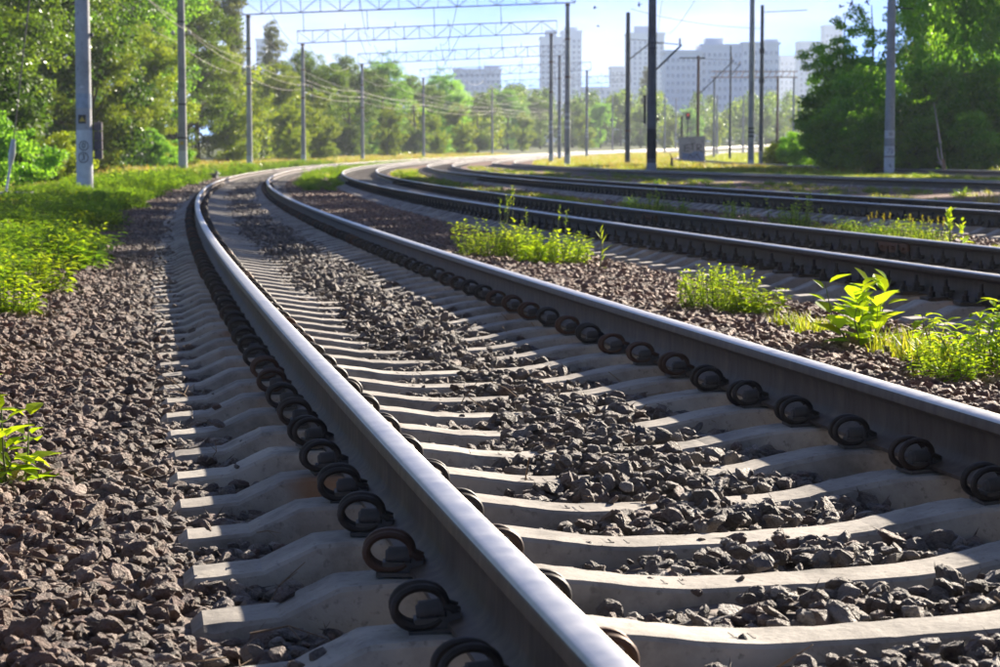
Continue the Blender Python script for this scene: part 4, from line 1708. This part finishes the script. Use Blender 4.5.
def console(root, h, z0, reach, rise, side=1):
    """slanting bracket and tie rod that hold a wire"""
    mb = MB()
    mb.tube([(side * .12, 0, z0), (side * reach, 0, z0 + rise)], .05, 6)
    mb.build('bracket_arm', M_DARK, root)
    mb = MB()
    mb.tube([(side * reach * 1.0, 0, z0 + rise), (side * .05, 0, z0 + rise + .12)], .022, 5)
    mb.build('tie_rod', M_DARK, root)
    insulator(root, (side * reach * .94, 0, z0 + rise + .05), M_CERBR, 3, .06)


q = pole(627, 150, 10.9, .20, .15, 'dark steel-grey pole with slanting arm, left of the thickest middle pole', RP, dz=.0)
q.children[0].data.materials[0] = simple('sooty_concrete', (.115, .12, .135), .8, 0, 2, .4, .1)
M_SOOT = q.children[0].data.materials[0]
console(q, 10.9, 7.6, 1.75, 1.3)
band(q, 10.9, .2, .15, 2.5, 2.62, M_RUSTST, 'clamp', .012)
q = pole(651, 97, 10.5, .235, .165, 'thickest dark pole in the middle right, its base blackened', RP, dz=.0)
q.children[0].data.materials[0] = M_SOOT
band(q, 10.5, .235, .165, .75, 2.1, M_BLACKP, 'tar_band')
band(q, 10.5, .235, .165, -.1, .55, M_POLE, 'pale_band')
for z_ in (5.75, 6.0):
    band(q, 10.5, .235, .165, z_, z_ + .06, M_DARK, 'clamp', .012)
console(q, 10.5, 4.75, 1.35, 1.2)
mb = MB()
mb.box((-.33, 0, 3.0), (.09, .12, 1.3))
mb.build('cable_box', M_BLACKP, q)
mb = MB()
mb.box((.28, 0, 2.55), (.1, .1, .14))
mb.build('bracket', M_RUSTST, q)
q = pole(697, 190, 9.6, .16, .12, 'brown pole with a cross arm standing at the graffiti hut', RP)
q.children[0].data.materials[0] = M_RUSTST
console(q, 9.6, 6.2, 3.2, 3.0)
mb = MB()
mb.tube([(-1.7, 0, 9.4), (.6, 0, 9.4)], .06, 6)
mb.build('cross_arm', M_DARK, q)
q = pole(729, 205, 11.2, .14, .07, 'thin dark mast before the big white block', RP)
q.children[0].data.materials[0] = M_SOOT
console(q, 11, 8.4, .9, 1.0)
q = pole(750, 135, 12.0, .21, .15, 'tall pale pole with dark bands, left of the thin black pole', RP)
band(q, 12, .21, .15, -.1, .55, M_WHITE)
for z_ in (2.0, 2.25, 2.5):
    band(q, 12, .21, .15, z_, z_ + .12, M_BLACKP, 'painted_band')
q = pole(760, 150, 11.4, .17, .12, 'thin black pole close beside the tall pale banded pole', RP)
q.children[0].data.materials[0] = M_SOOT
band(q, 11.4, .17, .12, -.1, 1.1, M_POLE, 'pale_band')
for z_ in (8.0, 5.9):
    band(q, 11.4, .17, .12, z_, z_ + .35, M_DARK, 'clamp', .05)
mb = MB()
mb.tube([(0, 0, 10.9), (3.2, 0, 11.05)], .025, 5)
mb.build('bracket_arm', M_DARK, q)
q = pole(776, 240, 9.4, .17, .12, 'short dark pole right of the two tall poles', RP)
q.children[0].data.materials[0] = M_RUSTST
q = pole(888, 90, 8.1, .225, .17, 'pale concrete pole with white painted base before the dark trees', 'poles beside the tracks')
band(q, 8.1, .225, .17, -.1, 1.28, M_WHITE)
band(q, 8.1, .225, .17, 1.62, 1.95, M_WHITE)
text_on_pole(q, '72', .28, 1.08, .224, simple('blue_paint', (.12, .16, .28), .7), ax=0)
text_on_pole(q, '5', .2, .45, .224, M_BLACKP)
text_on_pole(q, 'III', .2, 1.78, .216, M_BLACKP, ax=0)
band(q, 8.1, .225, .17, .82, .86, M_RUSTST, 'clamp', .012)
mb = MB()
mb.tube([(-.35, 0, 7.15), (.9, 0, 7.1)], .035, 6)
mb.build('cross_arm', M_DARK, q)
for i, (x, Z, h, lb) in enumerate(((612, 360, 9.6, 'thin distant pole left of the dark pole with an arm'), (664, 330, 9.2, 'thin distant pole right of the thickest pole'),
                                   (716, 300, 8.6, 'thin distant pole right of the graffiti hut'), (742, 340, 9.4, 'thin distant pole left of the tall banded pole'),
                                   (797, 330, 8.0, 'thin distant pole before the pale haze at the young trees'), (675, 390, 9.8, 'faint distant pole above the graffiti hut'))):
    pole(x, Z, h, .15, .11, lb, 'distant thin poles')

# far gantry with a pinkish beam before the white block
root = empty('overhead_gantry', (px(713, 235), 235, gz(px(713, 235), 235)), 'pinkish beam carried on two thin posts in front of the big white block', 'gantry')
wd = px(792, 235) - px(713, 235)
for xx in (0, wd):
    obj('pole', pole_mesh(9.2, .14, .11), root, (xx, 0, 0))
mb = MB()
mb.box((wd / 2, 0, 9.1), (wd + .8, .3, .12))
mb.box((wd / 2, 0, 9.75), (wd + .8, .3, .1))
for k in range(13):
    a = k * wd / 12
    mb.tube([(a, 0, 9.1), (a + (wd / 24 if k < 12 else 0), 0, 9.75)], .04, 4)
mb.build('beam', simple('pinkish_beam', (.50, .33, .26), .7), root)

# wires fanning out at upper right
for (a, b, lb) in (((652, 97, 43), (697, 190, 48), 'dark wire between the thickest pole and the brown pole'), ((630, 150, 11), (760, 150, 30), 'thin dark wire high between the dark poles'),
                   ((662, 110, -12), (655, 190, 40), 'steep dark wire crossing the sky right of the thickest pole'), ((700, 110, -10), (668, 200, 35), 'second steep dark wire crossing the sky right of the thickest pole')):
    pa = (px(a[0], a[1]), a[1], CAM_Z + (161 - a[2]) / FPX * a[1])
    pb = (px(b[0], b[1]), b[1], CAM_Z + (161 - b[2]) / FPX * b[1])
    wire([pa, pb], .014, lb, M_DARK, .3, n=12)

# leaning guy rod with its insulator and concrete foot, far left
Zg = 46.0
gx, gzv = px(6, Zg), gz(px(6, Zg), Zg)
root_g = root = empty('guy_rod', (gx, Zg, gzv), 'leaning guy rod with white insulator at the far left', 'guy rod')
mb = MB()
mb.tube([(0, 0, .0), (.13, 0, .75)], .03, 6)
mb.build('anchor_rod', M_GALV, root)
mb = MB()
mb.tube([(.13, 0, .75), (.17, 0, 1.0), (.21, 0, 1.3)], [.05, .075, .045], 10)
mb.build('insulator', M_CERAM, root)
mb = MB()
mb.tube([(.21, 0, 1.3), (.62, 0, 4.4), (1.3, .6, 9.5)], .016, 5)
mb.build('rod', M_DARK, root)
mb = MB()
mb.box((.0, 0, .06), (1.1, .7, .2))
fb = mb.build('concrete_foot', M_POLE, root)
# low hut roof by the second left pole
hx, hy = px(205, 96), 96
root = empty('equipment_box', (hx, hy, gz(hx, hy)), 'low dark equipment box beside the second left pole', 'box')
mb = MB()
mb.box((0, 0, .06), (1.2, .9, .22))
mb.build('body', M_DARK, root)
mb = MB()
mb.box((0, 0, .19), (1.35, 1.05, .04))
mb.box((.6, -.3, .26), (.12, .2, .1))
mb.build('lid', simple('grey_lid', (.25, .25, .26), .8), root)

# graffiti hut
hx, hy = px(692, 178), 178
root = empty('graffiti_hut', (hx, hy, gz(hx, hy)), 'small concrete hut with blue and black graffiti beside the brown pole', 'hut')
mb = MB()
w2 = 1.05
mb.add([(-w2, -.7, 0), (w2 * .95, -.7, 0), (w2 * .9, -.7, 2.35), (-w2 * 1.12, -.7, 2.2), (-w2, .9, 0), (w2 * .95, .9, 0), (w2 * .9, .9, 2.35), (-w2 * 1.12, .9, 2.2)],
       [(0, 1, 2, 3), (1, 5, 6, 2), (5, 4, 7, 6), (4, 0, 3, 7), (3, 2, 6, 7)])
mb.build('wall', m_concrete('hut_concrete', (.36, .36, .38), False, .4), root)
M_GBLUE = simple('graffiti_blue', (.14, .20, .36), .7, 0, 5, .3, 0)
mb = MB()
rr = random.Random(4)
mb.add([(-.95 + 1.8 * k / 9, -.706, .12 + .1 * rr.random()) for k in range(10)] + [(-.95 + 1.8 * k / 9, -.706, .85 + .25 * rr.random()) for k in range(10)],
       [(k, k + 1, k + 11, k + 10) for k in range(9)])
mb.build('graffiti_patch', M_GBLUE, root)
mb = MB()


def stroke(pts, wd_=.05):
    for (a, b) in zip(pts[:-1], pts[1:]):
        mb.tube([(a[0], -.712, a[1]), (b[0], -.712, b[1])], wd_ * .6, 5)


stroke([(-.75, 1.05), (-.75, 1.55), (-.35, 1.65)])
stroke([(-.75, 1.3), (-.4, 1.36)])
stroke([(-.75, 1.05), (-.35, 1.1)])
stroke([(-.3, 1.6), (.15, 1.75)])
stroke([(-.08, 1.66), (-.02, 1.1)])
stroke([(.3, 1.05), (.3, 1.65), (.62, 1.6), (.68, 1.4), (.32, 1.32), (.75, 1.0)])
stroke([(-.5, .35), (-.3, .8), (.0, .5), (.3, .85), (.6, .4)])
mb.build('graffiti_letters', M_BLACKP, root)
# colour-light signal above the hut and a small switch stand
root = empty('signal_mast', (px(687, 200), 200, gz(px(687, 200), 200)), 'small signal with a red lamp above the graffiti hut', 'signal')
mb = MB()
mb.tube([(0, 0, 0), (0, 0, 4.1)], .05, 8)
mb.build('mast', M_DARK, root)
mb = MB()
mb.box((0, 0, 4.35), (.42, .2, .6))
hd = mb.build('signal_head', M_BLACKP, root)
mr, t_, b_ = mat('red_lamp')
b_.inputs['Base Color'].default_value = (.5, .02, .02, 1)
b_.inputs['Emission Color'].default_value = (1, .12, .08, 1)
b_.inputs['Emission Strength'].default_value = .35
mb = MB()
mb.tube([(0, -.1, 4.45), (0, -.16, 4.45)], .08, 12)
mb.build('lamp', mr, hd)
root = empty('vent_pipe', (px(681, 185), 185, gz(px(681, 185), 185)), 'dark upright pipe left of the red signal', 'pipe')
mb = MB()
mb.tube([(0, 0, 0), (0, 0, 4.0)], .1, 8)
mb.build('pipe', M_DARK, root)
mb = MB()
mb.tube([(0, 0, 4.0), (0, 0, 4.08)], .13, 8)
mb.build('cap', M_DARK, root)
root = empty('switch_stand', (px(671, 118), 118, gz(px(671, 118), 118)), 'small black switch stand in the grass right of the thickest pole', 'switch stand')
mb = MB()
mb.box((0, 0, .1), (.3, .3, .25))
mb.tube([(0, 0, .2), (.02, 0, .75)], [.09, .06], 8)
mb.build('body', M_BLACKP, root)
mb = MB()
mb.tube([(.02, 0, .7), (-.1, 0, 1.0)], .025, 6)
mb.build('lever', M_BLACKP, root)
# broken stump by the right trees
sx_, sy_ = px(942, 92), 92
root = empty('broken_stump', (sx_, sy_, gz(sx_, sy_)), 'pale splintered stump with bare branches before the dark trees', 'stump')
mb = MB()
mb.tube([(.1, 0, -.1), (.02, 0, .4), (-.02, 0, .75)], [.13, .10, .06], 9)
mb.build('stump', simple('stump_wood', (.32, .20, .13), .9, 0, 10, .3, .4, .02), root)
for (a, b, c) in (((0, 0, .5), (-.1, 0, 1.0), (-.17, 0, 1.75)), ((-.05, 0, .5), (-.22, 0, .8), (-.3, 0, 1.25)), ((.0, 0, .4), (-.12, .05, .55), (-.25, .1, .6)), ((-.15, 0, 1.4), (-.3, 0, 2.3), (-.45, .1, 3.2))):
    mb = MB()
    mb.tube([a, b, c], [.05, .035, .012], 6)
    mb.build('branch', M_DEADW, root)


# birds
def bird(x, y, Z, span, roll, label):
    mb = MB()
    mb.tube([(-.18, 0, 0), (-.08, 0, .01), (.05, 0, .02), (.15, 0, .02), (.2, 0, .015)], [.012, .05, .055, .03, .008], 8)
    mb.add([(-.3, -.05, 0), (-.3, .05, 0), (-.15, .02, .01), (-.15, -.02, .01)], [(0, 1, 2, 3)])
    for sg in (-1, 1):
        mb.add([(.08, sg * .03, .03), (-.07, sg * .03, .03), (-.05, sg * span * .25, .12), (.08, sg * span * .25, .13), (-.1, sg * span * .5, .06), (-.02, sg * span * .5, .07)],
               [(0, 1, 2, 3), (3, 2, 4, 5)])
    mb.v = [(a * .5, b * .5, c * .5) for a, b, c in mb.v]
    o = obj('bird', mb.mesh('bird', M_BLACKP), None, (px(x, Z), Z, CAM_Z + (161 - y) / FPX * Z), (roll, .3, x))
    return tag(o, label, 'bird', 'birds in the sky')


bird(838, 9, 70, .55, .2, 'small dark bird gliding flat, leftmost of three over the young trees')
bird(848, 6, 70, .55, 1.2, 'small dark bird with raised wings, middle of three over the young trees')
bird(863, 4, 70, .55, 1.4, 'small dark bird, rightmost of three over the young trees')
bird(594, 10, 95, .6, .5, 'small bird high above the pale towers')
bird(597, 28, 110, .6, .1, 'small bird just right of the left tower top')
bird(638, 7, 95, .6, .9, 'small bird beside the top of the dark pole')


# ------------------------------------------------------------------ buildings beyond the trees
def facade(name, colour):
    return simple(name, colour, .85, 0, .08, .12, 0)


M_WIN = simple('haze_tinted_glass', (.40, .46, .56), .25, 0, .3, .2, 0)  # glass paled and blued: haze of distance put into the colour


def building(x0, x1, ytop, Z, label, colour, rows, cols, win, name='apartment_block', ybase=150, extras=(), depth=16, first=.08, mwin=None):
    X0, X1 = px(x0, Z), px(x1, Z)
    zt = CAM_Z + (161 - ytop) / FPX * Z
    zb = gz((X0 + X1) / 2, Z) - 2
    W, H = X1 - X0, zt - zb
    root = empty(name, ((X0 + X1) / 2, Z, zb), label, 'building', 'buildings on the skyline')
    mb = MB()
    mb.box((0, depth / 2, H / 2), (W, depth, H))
    wall = mb.build('wall', colour, root)
    mb = MB()
    mb.box((0, depth / 2, H + .4), (W + .8, depth + .8, .8))
    mb.build('roof', colour, root)
    for (ex0, ex1, ey, dd) in extras:
        a0, a1 = px(ex0, Z), px(ex1, Z)
        hh = (ytop - ey) / FPX * Z
        mb = MB()
        mb.box(((a0 + a1) / 2 - (X0 + X1) / 2, dd, H + hh / 2 + .2), (a1 - a0, depth * .5, hh))
        mb.build('roof_tower', colour, root)
    ww, wh = win
    mb = MB()
    mb.box((0, 0, 0), (ww, .3, wh))
    wm = mb.mesh('window', M_WIN)
    vis_h = (ybase - ytop) / FPX * Z
    for r in range(rows):
        for c in range(cols):
            xx = -W / 2 + W * (c + .5) / cols
            zz = H - vis_h * (first + (1 - first) * (r + .35) / rows)
            obj('window', wm, root, (xx, -.06, zz))
    return root


WHT = facade('haze_tinted_white_wall', (.80, .85, .95))  # distant haze put into these wall colours as a pale blue tint
TWR = facade('haze_tinted_tower_wall', (.78, .85, .97))
GRY = facade('haze_tinted_grey_wall', (.74, .79, .90))
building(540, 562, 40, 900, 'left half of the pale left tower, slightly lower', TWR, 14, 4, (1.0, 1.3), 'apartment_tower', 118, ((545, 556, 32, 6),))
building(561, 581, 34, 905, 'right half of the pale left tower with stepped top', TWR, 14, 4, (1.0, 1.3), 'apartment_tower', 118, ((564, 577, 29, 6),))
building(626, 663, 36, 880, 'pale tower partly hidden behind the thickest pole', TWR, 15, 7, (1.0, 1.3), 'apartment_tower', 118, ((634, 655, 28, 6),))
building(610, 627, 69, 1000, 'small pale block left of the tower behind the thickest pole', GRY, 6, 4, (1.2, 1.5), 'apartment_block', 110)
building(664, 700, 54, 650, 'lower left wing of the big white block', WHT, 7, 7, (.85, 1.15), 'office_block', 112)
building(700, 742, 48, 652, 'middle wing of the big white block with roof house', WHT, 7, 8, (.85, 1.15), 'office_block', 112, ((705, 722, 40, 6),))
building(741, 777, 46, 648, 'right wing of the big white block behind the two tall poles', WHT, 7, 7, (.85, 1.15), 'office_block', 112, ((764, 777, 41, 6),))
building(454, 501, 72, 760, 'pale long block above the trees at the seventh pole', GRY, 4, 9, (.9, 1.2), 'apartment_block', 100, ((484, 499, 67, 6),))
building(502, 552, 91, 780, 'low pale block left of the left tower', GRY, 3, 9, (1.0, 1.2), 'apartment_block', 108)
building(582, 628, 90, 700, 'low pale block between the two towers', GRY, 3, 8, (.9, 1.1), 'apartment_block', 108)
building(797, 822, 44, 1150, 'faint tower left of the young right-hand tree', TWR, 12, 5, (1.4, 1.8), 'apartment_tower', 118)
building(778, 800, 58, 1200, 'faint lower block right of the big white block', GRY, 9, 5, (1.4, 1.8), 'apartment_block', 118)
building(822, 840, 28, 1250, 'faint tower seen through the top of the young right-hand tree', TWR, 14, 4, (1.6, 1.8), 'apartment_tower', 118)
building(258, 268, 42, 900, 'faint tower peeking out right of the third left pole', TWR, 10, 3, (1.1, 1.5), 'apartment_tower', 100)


# ------------------------------------------------------------------ bits of litter among the stones
M_TWIG = simple('dry_twig', (.20, .14, .09), .9, 0, 30, .3, 0)
lr = np.random.default_rng(90)
lm = []
for i in range(4):
    mb = MB()
    mb.tube([(-.05, 0, 0), (0, .008 * i, .006), (.06, .004, .002)], [.0022, .0018, .001], 5)
    mb.tube([(0, .008 * i, .006), (.03, -.02, .012)], [.0014, .0007], 4)
    m_ = mb.mesh('twig_shape', M_TWIG)
    lm.append(m_)
nl_ = 220
ls, ld = lr.uniform(3, 22, nl_), np.where(lr.random(nl_) < .4, lr.uniform(-1.3, -.2, nl_), lr.uniform(.2, 3.6, nl_))
lx, ly = pt(ls, ld)
lz = elev(ls) + level(ls, ld) + .045
tag(point_cloud('dry_twigs', np.stack([lx, ly, lz], 1), lr.uniform(.6, 1.3, nl_), lm, lr, None, .5), 'thin dry twigs scattered over stones and sleepers', None, None, 'stuff')

# ------------------------------------------------------------------ far wood that reads as one mass
def wood(name, n, xs, Zs, hs, leaf, material, seed, label):
    r = np.random.default_rng(seed)
    nc = 1100
    f = r.random(nc)
    x = np.interp(f, np.linspace(0, 1, len(xs)), xs)
    Z = np.interp(f, np.linspace(0, 1, len(Zs)), Zs) * r.uniform(.95, 1.08, nc)
    H = np.interp(f, np.linspace(0, 1, len(hs)), hs) * (.72 + .28 * np.sin(f * 91 + 2 * np.sin(f * 37)))
    X = px(x, Z)
    sg, dg_ = inv(X, Z)
    zb = elev(sg) + prof(dg_)
    cz = zb + H * np.sqrt(r.random(nc))
    cr = r.uniform(1.0, 2.2, nc)
    ct = np.clip(.5 + .5 * np.sin(f * 140 + cz * .4), 0, 1) * .7 + .3 * r.random(nc)
    k = r.integers(0, nc, n)
    off = unit(r.normal(size=(n, 3))) * (r.random(n) ** .4)[:, None] * cr[k][:, None]
    C = np.stack([X[k], Z[k], cz[k]], 1) + off
    U = unit(off + np.array([0, 0, .6]) + .7 * r.normal(size=(n, 3)))
    D = unit(np.cross(U, r.normal(size=(n, 3))))
    L = leaf * r.uniform(.6, 1.4, n)
    me = fast_mesh(name, leaf_quads(C, D, U, L, L * .7), 4, material)
    set_tint(me, np.clip(ct[k] + r.normal(0, .15, n), 0, 1), 4)
    return tag(obj(name, me), label, None, None, 'stuff')


wood('far_wood', 90000, [235, 330, 420, 500], [210, 290, 350, 430], [9, 10, 11, 8], .5, M_LEAF_B, 5, 'hazy mass of trees on the outside of the far bend')
wood('far_wood', 90000, [490, 560, 640, 730, 830], [460, 520, 540, 560, 560], [13.5, 13.5, 14, 13, 14], .6, M_LEAF_A, 6, 'hazy mass of trees below the city buildings')

# ------------------------------------------------------------------ the haze
mh = bpy.data.materials.new('haze')
mh.use_nodes = True
th_ = mh.node_tree
th_.nodes.clear()
ho = th_.nodes.new('ShaderNodeOutputMaterial')
hv = th_.nodes.new('ShaderNodeVolumePrincipled')
hv.inputs['Color'].default_value = (.80, .90, 1.0, 1)
hv.inputs['Density'].default_value = .00028
hv.inputs['Anisotropy'].default_value = .25
th_.links.new(hv.outputs[0], ho.inputs['Volume'])
mb = MB()
mb.box((0, 700, 34), (1500, 1560, 78))
hz = mb.build('haze', mh)
tag(hz, 'thin summer haze in the air', None, None, 'stuff')
